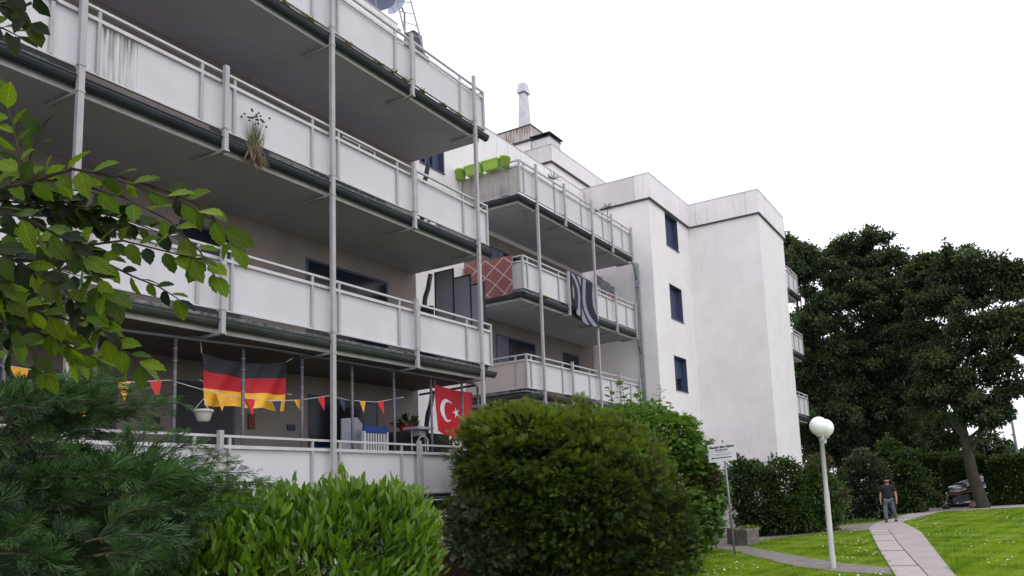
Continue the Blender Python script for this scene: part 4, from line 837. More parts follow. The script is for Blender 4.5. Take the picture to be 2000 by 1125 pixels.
# ================================================================== PERSON
pe = thing('person', (-4.56, 30.42, 0), 'man in dark t-shirt and grey trousers walking towards the viewer on the path', 'person')
PX = Vector((-4.56, 30.42, 0))
def skinmesh(name, nodes, edges, mt, parent, sub=2):
    me = bpy.data.meshes.new(name); off = wloc(parent); me.from_pydata([tuple(PX+Vector(n_[:3])-off) for n_ in nodes], edges, []); me.materials.append(mt)
    o = link(name, me, None, parent); s_ = o.modifiers.new('skin', 'SKIN'); s_.use_smooth_shade = True
    for i, n_ in enumerate(nodes):
        r_ = n_[3]; me.skin_vertices[0].data[i].radius = (r_, n_[4] if len(n_) > 4 else r_)
    me.skin_vertices[0].data[0].use_root = True
    o.modifiers.new('sub', 'SUBSURF').levels = sub; o.modifiers['sub'].render_levels = sub; return o
# x right in picture, -y towards the viewer; stride with his left leg (picture right) forward
body = [(0, 0, .95, .13, .10), (0, 0, 1.10, .125, .09), (0, -.01, 1.28, .14, .10), (0, 0, 1.42, .12, .09), (0, -.01, 1.50, .055), (0, -.03, 1.60, .082, .09), (0, -.03, 1.69, .085, .095),
        (-.10, 0, .88, .085), (-.14, -.12, .50, .055), (-.12, -.12, .10, .042), (-.13, -.24, .04, .032),
        (.10, 0, .88, .085), (.15, .02, .50, .055), (.19, .24, .16, .042), (.19, .14, .07, .032),
        (-.19, 0, 1.42, .058), (-.285, .02, 1.14, .045), (-.30, -.06, .91, .034), (-.29, -.08, .81, .036, .02),
        (.19, 0, 1.42, .058), (.29, .02, 1.14, .045), (.315, -.05, .91, .034), (.31, -.07, .81, .036, .02)]
be = [(0, 1), (1, 2), (2, 3), (3, 4), (4, 5), (5, 6), (0, 7), (7, 8), (8, 9), (9, 10), (0, 11), (11, 12), (12, 13), (13, 14), (3, 15), (15, 16), (16, 17), (17, 18), (3, 19), (19, 20), (20, 21), (21, 22)]
# fingers as short chains in the same mesh
for hx, hy, sgn in ((-.29, -.08, 1), (.31, -.07, -1)):
    root = 18 if hx < 0 else 22
    for fi, (dx, l) in enumerate(((-.018, .055), (-.006, .065), (.006, .062), (.018, .048))):
        k = len(body); body += [(hx+dx*.5, hy+dx*1.2, .785, .009), (hx+dx*.5+sgn*.006, hy+dx*1.2-.005, .775-l*.6, .008), (hx+dx*.5+sgn*.018, hy+dx*1.2-.008, .775-l, .007)]; be += [(root, k), (k, k+1), (k+1, k+2)]
    k = len(body); body += [(hx+sgn*.015, hy-.03, .79, .010), (hx+sgn*.02, hy-.045, .755, .008)]; be += [(root, k), (k, k+1)]
skinmesh('body', body, be, skin, pe)
skinmesh('shirt', [(0, 0, .90, .185, .145), (0, 0, 1.06, .18, .14), (0, -.01, 1.28, .20, .14), (0, 0, 1.43, .16, .11), (0, 0, 1.485, .075, .07), (-.20, 0, 1.42, .088), (-.27, .01, 1.19, .08), (.20, 0, 1.42, .088), (.275, .01, 1.19, .08)], [(0, 1), (1, 2), (2, 3), (3, 4), (3, 5), (5, 6), (3, 7), (7, 8)], shirt_m, pe)
skinmesh('trousers', [(0, 0, .95, .17, .13), (-.10, 0, .86, .11), (-.145, -.12, .50, .088), (-.135, -.12, .22, .08), (-.13, -.12, .10, .088), (.10, 0, .86, .105), (.155, .02, .50, .085), (.18, .20, .24, .078), (.19, .22, .15, .085)], [(0, 1), (1, 2), (2, 3), (3, 4), (0, 5), (5, 6), (6, 7), (7, 8)], jeans, pe)
for x, y in ((-.13, -.16), (.19, .18)): skinmesh('shoe', [(x, y+.08, .07, .068), (x, y-.04, .062, .066, .058), (x, y-.16, .05, .056, .046)], [(0, 1), (1, 2)], shoe_m, pe)
def ell(name, c, r, mt, par, clip=None):
    q = MB(); n = 14; rings = []
    for i in range(n+1):
        t = math.pi*i/n; k = len(q.v); rings.append(k)
        for j in range(16): a = 2*math.pi*j/16; q.v.append((PX.x+c[0]+r[0]*math.sin(t)*math.cos(a), PX.y+c[1]+r[1]*math.sin(t)*math.sin(a), c[2]+r[2]*math.cos(t)))
    for i in range(n):
        for j in range(16):
            f_ = (rings[i]+j, rings[i]+(j+1) % 16, rings[i+1]+(j+1) % 16, rings[i+1]+j)
            if clip and not clip(q.v[f_[0]]): continue
            q.f.append(f_); q.mi.append(0)
    return q.build(name, mt, par, True)
ell('hair', (0, -.02, 1.685), (.09, .108, .095), hair_m, pe, lambda v: v[1] > PX.y+.01 or v[2] > 1.768)
ell('beard', (0, -.055, 1.592), (.062, .07, .055), hair_m, pe, lambda v: v[2] < 1.63)
for x in (-.033, .033): ell('eye', (x, -.118, 1.668), (.009, .008, .005), hair_m, pe)
ell('nose', (0, -.122, 1.645), (.013, .02, .025), skin, pe); ell('mouth', (0, -.128, 1.60), (.025, .008, .006), mat('lip', (.25, .08, .07), None, .6), pe)
for x in (-.085, .085): ell('ear', (x, -.03, 1.65), (.015, .025, .035), skin, pe)
# ================================================================== MOTORCYCLE
mc = thing('motorcycle', (-2.6, 40.1, 0), 'red motorcycle under a striped silver cover parked beyond the lawn', 'motorcycle')
my = 40.2; x0 = -3.22; x1 = -1.86
def wheel(x):
    q = MB(); n = 24; rr = []
    for i in range(n):
        a = 2*math.pi*i/n
        for b_ in range(8): t = 2*math.pi*b_/8; r_ = .25+.055*math.cos(t); q.v.append((x+r_*math.cos(a), my+.06*math.sin(t), .305+r_*math.sin(a)))
    for i in range(n):
        for b_ in range(8): q.f.append((i*8+b_, i*8+(b_+1) % 8, ((i+1) % n)*8+(b_+1) % 8, ((i+1) % n)*8+b_)); q.mi.append(0)
    w_ = q.build('wheel', rubber, mc, True)
    q = MB()
    for i in range(5): a = 2*math.pi*i/5; q.tube([(x, my, .305), (x+.2*math.cos(a), my, .305+.2*math.sin(a))], .014, 5)
    q.tube([(x, my-.06, .305), (x, my+.06, .305)], .05, 10); q.build('rim', steel, w_)
wheel(x0); wheel(x1)
def prof(name, pts, w, mt, bev=.04):
    q = MB(); k = len(pts)
    for s_ in (-1, 1): q.v += [(x, my+s_*w, z) for x, z in pts]
    q.f.append(tuple(range(k))); q.f.append(tuple(range(2*k-1, k-1, -1))); q.mi += [0, 0]
    for i in range(k): j = (i+1) % k; q.f.append((i, j, k+j, k+i)[::-1]); q.mi.append(0)
    o = q.build(name, mt, mc, bevel=bev); return o
prof('fairing', [(-2.98, .70), (-3.15, .80), (-2.95, .95), (-2.6, .98), (-2.3, .86), (-1.75, .93), (-1.6, .90), (-1.95, .79), (-2.35, .75), (-2.6, .66)], .17, bike_r)
prof('engine', [(-2.85, .22), (-2.9, .5), (-2.7, .66), (-2.1, .72), (-2.0, .4), (-2.2, .2)], .13, mat('engine_grey', (.015, .015, .017), (.07, .07, .075), .4, 12, metal=.5), .02)
prof('mudguard', [(-3.52, .36), (-3.42, .58), (-3.2, .67), (-2.98, .6), (-3.1, .61), (-3.25, .60), (-3.42, .48)], .06, bike_r, .01)
q = MB(); q.tube([(x0, my-.1, .305), (-2.98, my-.1, .95)], .025, 8); q.tube([(x0, my+.1, .305), (-2.98, my+.1, .95)], .025, 8); q.build('fork', chrome, mc)
q = MB(); q.tube([(-2.7, my-.17, .3), (-2.2, my-.2, .32), (-1.75, my-.22, .42)], .05, 8); q.build('exhaust', chrome, mc, True)
ell2 = MB(); ell2.lathe((-3.12, my, .80), [(0, -.07), (.06, -.04), (.07, .02), (0, .07)], 10); ell2.build('headlight', fwhite, mc)
cov_d = mat('bike_cover_dark', (.02, .02, .024), None, .35, 3)
cw = lambda u, v: Vector((.02*math.sin(v*9), .045*math.sin(v*30+u*5), .05*math.sin(u*4+v*5)-.05*math.sin(math.pi*u)+.035*math.sin(v*24+u*7)))
cloth('cover', [cover, cov_d], mc, (-3.02, my-.30, 1.12), (-1.35, my-.34, 1.66), (-1.25, my-.34, .98), (-2.95, my-.32, .96), 60, 36, cw, lambda u, v: 1 if (v*5+.5*math.sin(u*3+1)) % 1 > (.42+.3*u) else 0)  # cover stripes also paint silver fold highlights on the dark cloth
cloth('cover', [cover, cov_d], mc, (-3.02, my-.30, 1.12), (-1.35, my-.34, 1.66), (-1.35, my+.3, 1.60), (-2.98, my+.3, 1.1), 40, 16, lambda u, v: Vector((0, 0, .06*math.sin(math.pi*v)-.05*math.sin(math.pi*u)+.05*math.sin(u*4))), lambda u, v: 1 if (v*3) % 1 > .7 else 0)
sr = tag(MB().lathe((-1.75, 39.75, 0), [(.36, -.02), (.40, .12), (.38, .30), (.30, .36), (0, .36)], 9).build('boulder', mat('boulder', (.20, .13, .09), (.12, .085, .065), .95, 5, .8, 20)), 'brown block lying between the motorcycle and the leaning tree trunk', 'stone')
# ================================================================== VEGETATION
def foliage(name, parent, mt, blobs, n, tmpl, size, upb=.4, shell=.72, flat=0., jit=.5, kind='stuff', rb=None, lump=.12):
    P, D, rad = blob_points(blobs, n, shell, lump); m_ = len(P)
    D = D+RNG.normal(0, jit, (m_, 3)); D[:, 2] += upb
    Nn = unit(m_)*(1-flat)+np.array((0, 0, 1))*flat*1.6
    rr = 1-((rad-shell)/(1.05-shell)); tone_mix = np.clip(.35*RNG.random(m_)+.65*rr+RNG.normal(0, .12, m_), 0, 1)  # shade painted into the tone: leaves deeper in the plant are darker
    if rb is not None: tone_mix = np.clip(tone_mix+rb(P), 0, 1)
    return scatter(name, mt, tmpl, P, D, Nn, RNG.uniform(*size, m_), parent, tone_mix, kind)
SPR = [tmpl_spray(8, .05, s) for s in range(3)]
def clumped(name, parent, mt, blobs, nc, per, tmpl, size, r=(.2, .34), squash=.5, upb=.3, shell=.9, droop=0, kind='stuff', contrast=.6, hz=None):
    """foliage gathered in many small tufts on the surface of the blobs; each tuft lighter outside, darker inside"""
    Pc, Dc, _ = blob_points(blobs, nc, shell); n = len(Pc); R_ = RNG.uniform(*r, n); u = unit(n*per).reshape(n, per, 3); rad = RNG.random((n, per, 1))**.5
    off = u*rad*R_[:, None, None]; off[:, :, 2] *= squash
    P = (Pc[:, None, :]+off+Dc[:, None, :]*.05).reshape(-1, 3); D = (Dc[:, None, :]*.8+u*.8+RNG.normal(0, .25, (n, per, 3))).reshape(-1, 3); D[:, 2] += upb-droop
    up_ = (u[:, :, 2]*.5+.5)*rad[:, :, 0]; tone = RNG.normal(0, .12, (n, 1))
    tone_mix = (1-contrast*up_-.35*((u*Dc[:, None, :]).sum(2)*.5+.5)+tone+RNG.normal(0, .07, (n, per))).ravel()
    if hz: tone_mix = tone_mix+hz(P)
    N_ = unit(len(P))*.6+np.array((0, 0, 1.))
    return scatter(name, mt, tmpl, P, D, N_, RNG.uniform(*size, len(P)), parent, np.clip(tone_mix, 0, 1), kind)
# ---- big rounded conifer bush
cf = thing('conifer_bush', (-8.1, 13.2, 0), 'large rounded dark green conifer bush with yellow-green tips in the middle foreground', 'bush')
def dblob(px, py, d, rx, ry, rz):                           # ellipsoid at pixel/depth, radii in metres
    return (tuple(atd(px, py, d)), (rx, ry, rz))
cb_ = [dblob(1110, 960, 14.8, 1.75, 1.6, 1.45), dblob(1010, 900, 14.2, 1.05, 1.0, .95), dblob(980, 1010, 14.0, .85, .9, 1.0), dblob(1165, 905, 15.0, 1.0, 1.0, .75), dblob(1235, 1010, 15.5, 1.0, 1.0, 1.05), dblob(1100, 1000, 15.6, 1.3, .9, 1.2), dblob(1130, 1100, 15.2, 1.9, 1.5, 1.0), dblob(1270, 1080, 15.6, .85, .9, .8), dblob(1040, 850, 14.3, .85, .8, .45), dblob(1090, 865, 15.2, .95, .9, .55)]
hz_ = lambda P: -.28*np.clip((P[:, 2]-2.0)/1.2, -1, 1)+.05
for t in SPR: clumped('lit_tip', cf, lf_yew, cb_, 620, 7, t, (.09, .15), (.05, .12), .5, .5, 1.0, contrast=.3, hz=lambda P: -.45+0*P[:, 0])  # extra bright sprays: surface highlights painted in through the leaf tone
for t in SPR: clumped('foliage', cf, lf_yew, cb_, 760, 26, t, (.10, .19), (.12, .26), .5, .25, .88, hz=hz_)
foliage('inner_foliage', cf, lf_yew, cb_, 30000, SPR[1], (.12, .22), .1, .45, rb=lambda P: .6)  # rb pushes these darker: the bush's inner shade put into colour
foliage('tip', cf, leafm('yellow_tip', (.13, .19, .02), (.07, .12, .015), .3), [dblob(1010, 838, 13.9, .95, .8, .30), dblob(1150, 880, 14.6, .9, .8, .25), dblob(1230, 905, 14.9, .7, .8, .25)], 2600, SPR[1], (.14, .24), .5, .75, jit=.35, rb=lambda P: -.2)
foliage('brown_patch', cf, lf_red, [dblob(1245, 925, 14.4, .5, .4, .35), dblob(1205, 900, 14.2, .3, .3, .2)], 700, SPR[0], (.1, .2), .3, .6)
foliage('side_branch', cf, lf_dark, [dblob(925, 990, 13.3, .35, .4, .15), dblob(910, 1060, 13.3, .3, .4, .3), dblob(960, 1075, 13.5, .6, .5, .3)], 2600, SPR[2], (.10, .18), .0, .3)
q = MB()
for k in range(14): a = atd(random.uniform(1000, 1200), 1120, 14.8); b = atd(random.uniform(930, 1300), random.uniform(900, 1060), random.uniform(14.0, 15.4)); a.z = 0; q.tube([a, a.lerp(b, .5)+Vector((0, 0, .1)), b], [.05, .03, .01], 6)
q.build('trunk', bark, cf)
# ---- broadleaf maple-like shrub behind it
ml = (np.array([(0, 0, 0), (-.22, .25, .03), (-.55, .30, -.05), (-.30, .55, .03), (-.42, .85, -.05), (-.12, .72, .02), (0, 1.1, -.06), (.12, .72, .02), (.42, .85, -.05), (.30, .55, .03), (.55, .30, -.05), (.22, .25, .03), (0, .5, -.03)]), [(12, 0, 1), (12, 1, 2, 3), (12, 3, 4, 5), (12, 5, 6, 7), (12, 7, 8, 9), (12, 9, 10, 11), (12, 11, 0)])
mb = thing('maple_shrub', (-8.1, 19, 0), 'bright green broad-leaved shrub behind the conifer bush with tall shoots against the wall', 'bush')
vb_ = [dblob(1325, 960, 20.2, 1.0, 1.0, 1.35), dblob(1290, 865, 19.5, 1.05, .9, .75), dblob(1375, 1000, 20.6, .5, .7, 1.0), dblob(1210, 840, 18.5, 1.0, .9, .50), dblob(1350, 905, 20.3, .55, .7, .6), dblob(1245, 830, 19, .8, .8, .5), dblob(1320, 850, 19.8, .6, .8, .5), dblob(1395, 960, 20.6, .35, .6, .6)]
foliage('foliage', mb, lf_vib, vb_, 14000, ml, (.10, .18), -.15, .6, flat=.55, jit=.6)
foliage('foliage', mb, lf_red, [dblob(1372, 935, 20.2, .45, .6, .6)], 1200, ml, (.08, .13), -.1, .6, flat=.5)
q = MB(); LP, LD = [], []
for px, py, d, base in ((1215, 752, 17.0, (1230, 860)), (1170, 795, 16.8, (1200, 870)), (1250, 760, 17.2, (1255, 860)), (1310, 790, 17.6, (1290, 880)), (1290, 755, 17.5, (1280, 880)), (1345, 830, 20, (1320, 900)), (1375, 850, 20.3, (1340, 920)), (1392, 860, 20.4, (1360, 900)), (1190, 760, 17.0, (1210, 860)), (1140, 800, 16.6, (1190, 850)), (1265, 800, 17, (1262, 880)), (1232, 785, 17, (1240, 880))):
    a = atd(base[0], base[1], d); b = atd(px, py, d); q.tube([a, b], [.014, .005], 5)
    for k in range(16):
        t = .25+.75*k/15; p = a.lerp(b, t); an = k*2.4
        LP.append(tuple(p)); LD.append((math.cos(an), math.sin(an), .35))
q.build('shoot', bark_t, mb)['kind'] = 'stuff'
n = len(LP); scatter('leaf_shoot', lf_vib, ml, np.array(LP), np.array(LD), np.tile((0, 0, 1), (n, 1))+RNG.normal(0, .3, (n, 3)), RNG.uniform(.14, .22, n), mb, RNG.random(n)*.5, 'stuff')
# ---- laurel hedge bush (bright) bottom centre
la = thing('laurel_bush', (-5.8, 5, 0), 'bright green glossy laurel bush with upright pointed leaves in the foreground', 'bush')
lb_ = [dblob(445, 1085, 5.9, .42, .5, .46), dblob(420, 1150, 5.7, .45, .5, .5), dblob(602, 1120, 6.4, .75, .75, .66), dblob(482, 1130, 6.1, .6, .6, .62), dblob(392, 1120, 5.8, .5, .5, .5), dblob(707, 1075, 6.8, .6, .65, .56), dblob(756, 1090, 7.1, .36, .55, .55), dblob(747, 1035, 7.0, .38, .5, .36), dblob(652, 1030, 6.8, .5, .5, .36), dblob(775, 1135, 7.2, .36, .5, .6), dblob(562, 1060, 6.6, .5, .5, .44)]
TL = tmpl_leaf(.17, .05, .04)
P, D, rad = blob_points(lb_, 14000, .62, .2); k = P[:, 2] > .55; P, D, rad = P[k], D[k], rad[k]; m_ = len(P)
D = D*.55+RNG.normal(0, .38, (m_, 3)); D[:, 2] += 1.0
vd = np.linalg.norm(P-np.array(CAM), axis=1); order = np.argsort(vd-2*(rad > .93)); big = order[:300]; rest = order[300:]
tone_mix = np.clip(.45*RNG.random(m_)+.75*(1.03-rad)/.4, 0, 1); NN = unit(m_)*.7+np.array((.5, -.4, .3)); SS = RNG.uniform(.085, .145, m_)  # shade put into leaf tone: darker with depth inside the bush
scatter('foliage', lf_laurel, TL, P[rest], D[rest], NN[rest], SS[rest], la, tone_mix[rest], 'stuff')
LM = []
for v_ in range(5):
    me = bpy.data.meshes.new('leaf'); tv, tf_ = tmpl_leaf(.17+.01*v_, .05, .03+.012*v_); me.from_pydata([tuple(x) for x in tv], [], tf_); me.materials.append(lf_laurel)
    at = me.attributes.new('tone_mix', 'FLOAT', 'FACE'); at.data.foreach_set('value', [v_*.12]*len(tf_)); LM.append(me)
def frame(d, n):
    d = Vector(d).normalized(); x = d.cross(Vector(n)).normalized(); z = x.cross(d); return Matrix((x, d, z)).transposed()
lo = wloc(la)
for i in big:
    o = bpy.data.objects.new('leaf', LM[i % 5]); COL.objects.link(o); o.parent = la; s_ = SS[i]
    o.matrix_basis = Matrix.Translation(Vector(P[i])-lo) @ frame(D[i], NN[i]).to_4x4() @ Matrix.Scale(s_, 4)
q = MB()
for k in range(30): b = lb_[k % 6]; c = Vector(b[0]); e = c+Vector((random.uniform(-.4, .4), random.uniform(-.4, .4), random.uniform(.1, .45))); q.tube([(c.x, c.y, 0), tuple(c), tuple(e)], [.02, .014, .005], 5)
q.build('stem', bark_t, la)
# ---- juniper, bottom left: arching shoots
ju = thing('juniper', (-4.9, 2.2, 0), 'dark feathery juniper with arching branches in the lower left corner', 'bush')
JS = [tmpl_spray(9, .030, s, .42, .10) for s in (11, 12, 13)]
JP, JD, JN, JSz, JR = [], [], [], [], []; tw_ = MB()
def arch(p0, p1, p2, n, size, r0=.0):
    p0, p1, p2 = map(Vector, (p0, p1, p2)); pts = []
    for i in range(9): t = i/8; pts.append(p0*(1-t)**2+p1*2*t*(1-t)+p2*t*t)
    tw_.tube(pts, [.0055*(1-i/9)+.0015 for i in range(9)], 5)
    for i in range(n):
        t = .15+.85*i/n; p = p0*(1-t)**2+p1*2*t*(1-t)+p2*t*t; d = ((p1-p0)*(1-t)+(p2-p1)*t).normalized()
        v = Vector(RNG.normal(size=3)); s_ = v.cross(d).normalized()*(.75 if i % 2 else .55)
        JP.append(tuple(p)); JD.append(tuple(d+s_+Vector((0, 0, .10)))); JN.append(tuple(Vector(RNG.normal(size=3))*.6-fw*.6)); JSz.append(size*(1.15-.5*t)*RNG.uniform(.7, 1.2)); JR.append(r0+RNG.random()*.7)
def A(px, py, d): return atd(px, py, d)
def pool(n, x0, x1, y0, y1, tipx, tipy, dd, spread, sz, cnt=26):
    for i in range(n):
        bx_, by_ = random.uniform(x0, x1), random.uniform(y0, y1); d = random.uniform(*dd)
        ex = bx_+random.uniform(*tipx); ey = by_+random.uniform(*tipy)
        d2 = d+random.uniform(-.3, .3)
        mx_ = (bx_+ex)/2; my_ = min(by_, ey)-random.uniform(0, spread)
        arch(A(bx_, by_, d), A(mx_, my_, d), A(ex, ey, d2), cnt, sz*random.uniform(.8, 1.2), random.uniform(-.1, .35))
pool(26, -60, 60, 790, 830, (60, 190), (-50, -5), (3.9, 4.6), 18, .14)             # upper arm
for ex, ey in ((368, 788), (330, 772), (300, 800), (345, 812), (290, 760), (250, 752), (200, 738), (120, 742), (60, 755), (280, 815), (330, 800)): arch(A(40, 850, 4.2), A(160, ey-10, 4.2), A(ex, ey, 4.4), 30, .12, -.05)
pool(34, -60, 260, 930, 1000, (60, 170), (-60, 10), (3.8, 4.8), 22, .15); pool(14, -60, 90, 830, 900, (40, 110), (-40, 10), (4.0, 4.6), 22, .14)              # middle mass
for ex, ey in ((535, 944), (500, 925), (470, 905), (515, 960), (450, 930), (430, 890), (560, 950), (400, 870), (360, 850), (300, 838), (265, 838), (230, 850), (480, 965), (440, 960), (500, 985), (420, 1000)): arch(A(230, 985, 4.5), A((230+ex)/2, ey-15, 4.6), A(ex, ey, 4.8), 36, .12, 0)
pool(50, -60, 270, 990, 1090, (40, 110), (-70, 20), (3.9, 4.9), 25, .15)
pool(32, -60, 250, 1040, 1140, (50, 120), (-70, 30), (3.4, 4.2), 25, .15)
pool(34, -40, 170, 900, 1100, (40, 110), (-50, 20), (4.6, 5.2), 25, .16)
JP = np.array(JP); JD = np.array(JD); JN = np.array(JN); JSz = np.array(JSz); JR = np.clip(np.array(JR), 0, 1); ids = np.arange(len(JP)) % 3
for k in range(3): s_ = ids == k; scatter('shoots', lf_jun, JS[k], JP[s_], JD[s_], JN[s_], JSz[s_], ju, JR[s_], 'stuff')
fl = unit(9000); cblob = [dblob(50, 930, 5.0, .38, .4, .22), dblob(200, 1010, 5.1, .62, .5, .36), dblob(100, 1120, 4.7, .6, .5, .45), dblob(270, 1040, 5.2, .25, .3, .3)]
foliage('inner_shoots', ju, lf_jun, cblob, 9000, JS[1], (.07, .14), .1, .2, rb=lambda P: .5)  # rb darkens the inner shoots, painting the shade within the juniper
tw_.build('branch', mat('dead_twig', (.035, .028, .018), (.07, .055, .038), .9), ju)
# ---- overhanging beech branches, top left
bt_ = thing('beech_tree', (-4.6, .4, 0), 'beech tree with broad serrated leaves hanging into the upper left', 'tree')
q = MB(); q.tube([(-4.6, .4, -.1), (-4.55, .42, 1.8), (-4.4, .5, 3.2), (-4.5, .5, 5)], [.17, .14, .11, .07], 12); q.build('trunk', bark, bt_, True)
def beech_leaf(seed):
    r = random.Random(seed); n = 9; v = []; f = []
    mid = [(0, t, -.10*t*t+.02*math.sin(t*5)) for t in np.linspace(0, 1, n+1)]
    L_, R_ = [], []
    for i, t in enumerate(np.linspace(0, 1, n+1)):
        w = .29*math.sin(math.pi*min(1, t*.97+.03)**.85)**.9*(1+(.07 if i % 2 else -.05)) if 0 < t < 1 else 0
        z = -.10*t*t+.07*w/.33+r.uniform(-.015, .015)
        L_.append((-w, t+.03*(i % 2), z)); R_.append((w*r.uniform(.92, 1.08), t+.03*(i % 2), z))
    v = mid+L_[1:-1]+R_[1:-1]; m0 = n+1; r0_ = m0+n-1
    f.append((0, 1, m0)); f.append((0, r0_, 1))
    for i in range(1, n-1): f.append((i, i+1, m0+i, m0+i-1)); f.append((i, r0_+i-1, r0_+i, i+1))
    f.append((n-1, n, m0+n-2)); f.append((n-1, r0_+n-2, n)); return v, f
BM = []
for k in range(9):
    v, f = beech_leaf(k); me = bpy.data.meshes.new('leaf'); me.from_pydata(v, [], f); me.materials.append(lf_beech)
    at = me.attributes.new('tone_mix', 'FLOAT', 'FACE'); at.data.foreach_set('value', [[.0, .1, .2, .3, .4, .55, .7, .85, 1.][k]]*len(f)); BM.append(me)
nleaf = 0; BR = MB(); EX = []
def leaf_at(p, d, n, s_, k):
    global nleaf
    if nleaf >= 298: EX.append((p, d, n, s_, k)); return
    o = bpy.data.objects.new('leaf', BM[k]); COL.objects.link(o); o.parent = bt_
    o.matrix_basis = Matrix.Translation(Vector(p)-wloc(bt_)) @ frame(d, n).to_4x4() @ Matrix.Scale(s_, 4); nleaf += 1
def branch(pts, d0, d1, nl, size, bright, rad=.004, side=1.):
    P_ = [atd(x, y, d0+(d1-d0)*i/(len(pts)-1)) for i, (x, y) in enumerate(pts)]
    BR.tube(P_, [rad*(1-.75*i/(len(P_)-1))+.0008 for i in range(len(P_))], 6)
    seg = len(P_)-1
    for i in range(nl):
        t = (i+.5)/nl*seg*.97+.03*seg; k = min(int(t), seg-1); p = P_[k].lerp(P_[k+1], t-k); d = (P_[k+1]-P_[k]).normalized()
        sd_ = 1 if i % 2 else -1
        lat = (rt*d.dot(up)-up*d.dot(rt))
        dv = d*random.uniform(.5, 1.1)+lat*sd_*random.uniform(.5, 1.0)*side+Vector((0, 0, -random.uniform(0, .45)))+fw*random.uniform(-.5, .3)
        n_ = Vector((0, 0, 1))*random.uniform(.2, .9)-fw*random.uniform(.25, .9)+rt*random.uniform(-.5, .5)
        leaf_at(p+dv.normalized()*.006, dv, n_, size*random.uniform(.68, 1.2), random.choice(bright))
    leaf_at(P_[-1], (P_[-1]-P_[-2]), Vector((0, 0, 1))-fw*.6, size, random.choice(bright))
BRI = [0, 0, 1, 2, 3, 5]; MID = [1, 3, 5, 6, 7, 8]; DRK = [6, 7, 7, 8, 8, 8]  # leaf tone sets: lit edge leaves and the dark inner mass put into colour
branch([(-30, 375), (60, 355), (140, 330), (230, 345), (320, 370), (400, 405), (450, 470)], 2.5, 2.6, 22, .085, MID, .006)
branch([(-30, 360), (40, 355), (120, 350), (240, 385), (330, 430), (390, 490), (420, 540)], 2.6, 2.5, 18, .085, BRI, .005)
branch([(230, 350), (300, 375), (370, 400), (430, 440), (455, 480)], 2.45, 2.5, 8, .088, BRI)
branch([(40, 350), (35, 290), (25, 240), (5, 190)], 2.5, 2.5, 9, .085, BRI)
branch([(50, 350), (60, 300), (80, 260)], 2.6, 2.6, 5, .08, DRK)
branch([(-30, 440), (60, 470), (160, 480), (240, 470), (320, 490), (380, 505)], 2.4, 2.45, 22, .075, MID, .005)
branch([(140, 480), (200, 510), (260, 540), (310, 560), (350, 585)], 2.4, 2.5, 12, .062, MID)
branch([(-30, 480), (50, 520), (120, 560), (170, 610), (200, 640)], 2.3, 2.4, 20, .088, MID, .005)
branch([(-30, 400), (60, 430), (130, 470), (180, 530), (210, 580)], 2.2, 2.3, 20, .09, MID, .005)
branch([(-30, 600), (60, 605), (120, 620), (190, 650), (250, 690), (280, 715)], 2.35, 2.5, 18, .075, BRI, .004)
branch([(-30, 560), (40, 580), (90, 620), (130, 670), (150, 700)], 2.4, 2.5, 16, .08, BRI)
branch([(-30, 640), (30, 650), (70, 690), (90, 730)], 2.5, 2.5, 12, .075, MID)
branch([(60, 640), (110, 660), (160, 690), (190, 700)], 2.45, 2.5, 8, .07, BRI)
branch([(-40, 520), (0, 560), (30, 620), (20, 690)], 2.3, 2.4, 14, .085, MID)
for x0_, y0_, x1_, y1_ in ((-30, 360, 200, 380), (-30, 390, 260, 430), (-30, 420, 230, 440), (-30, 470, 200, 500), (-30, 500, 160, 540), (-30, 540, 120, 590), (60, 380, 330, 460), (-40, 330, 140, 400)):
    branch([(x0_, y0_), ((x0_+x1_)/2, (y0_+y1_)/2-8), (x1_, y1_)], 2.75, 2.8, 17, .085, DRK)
branch([(-30, 10), (10, 5), (45, 20), (60, 50)], 2.5, 2.5, 7, .08, DRK); branch([(-30, 50), (5, 55), (35, 70)], 2.5, 2.5, 6, .075, MID); branch([(-30, 20), (20, -10), (70, -5)], 2.6, 2.6, 6, .08, DRK)
for a in ((-30, 375), (-30, 440), (-30, 480), (-30, 400), (-30, 600), (-30, 560)): b = atd(*a, 2.5); BR.tube([(-4.42, .5, 3.1), tuple(Vector((-4.42, .5, 3.1)).lerp(b, .6)+Vector((0, 0, .05))), tuple(b)], [.018, .011, .006], 6)
BR.build('branch', bark_t, bt_)['kind'] = 'stuff'
if EX:
    scatter('foliage', lf_beech, tmpl_leaf(.36, .08, .05), [e[0] for e in EX], [e[1] for e in EX], [e[2] for e in EX], [e[3] for e in EX], bt_, np.array([e[4]/8 for e in EX]), 'stuff')
# ---- bushes and hedges in the middle distance
QL = tmpl_quad(.38); TLf = tmpl_leaf(.36)
def bush(name, label, cat, mt, blobs, n, size, tm=TLf, group=None, extra=None, upb=.1, flat=.3, shell=.7, trunk=True):
    c = blobs[0][0]; t = thing(name, (c[0], c[1], 0), label, cat, group)
    clumped('foliage', t, mt, blobs, n//22, 22, tm, size, (.16, .32), .6, upb, .88)
    foliage('inner_foliage', t, mt, blobs, int(n*.9), tm, (size[0]*1.1, size[1]*1.2), 0, .4, rb=lambda P: .6)  # inner leaves take darker tones as painted shade
    if extra: foliage('foliage', t, *extra)
    if trunk:
        q = MB()
        for b in blobs[:4]: q.tube([(c[0]+random.uniform(-.2, .2), c[1], -.05), tuple(b[0])], [.05, .02], 6)
        q.build('stem', bark_t, t)
    return t
def yb(px, py, Y, rx, ry, rz): return (tuple(ay(px, py, Y)), (rx, ry, rz))
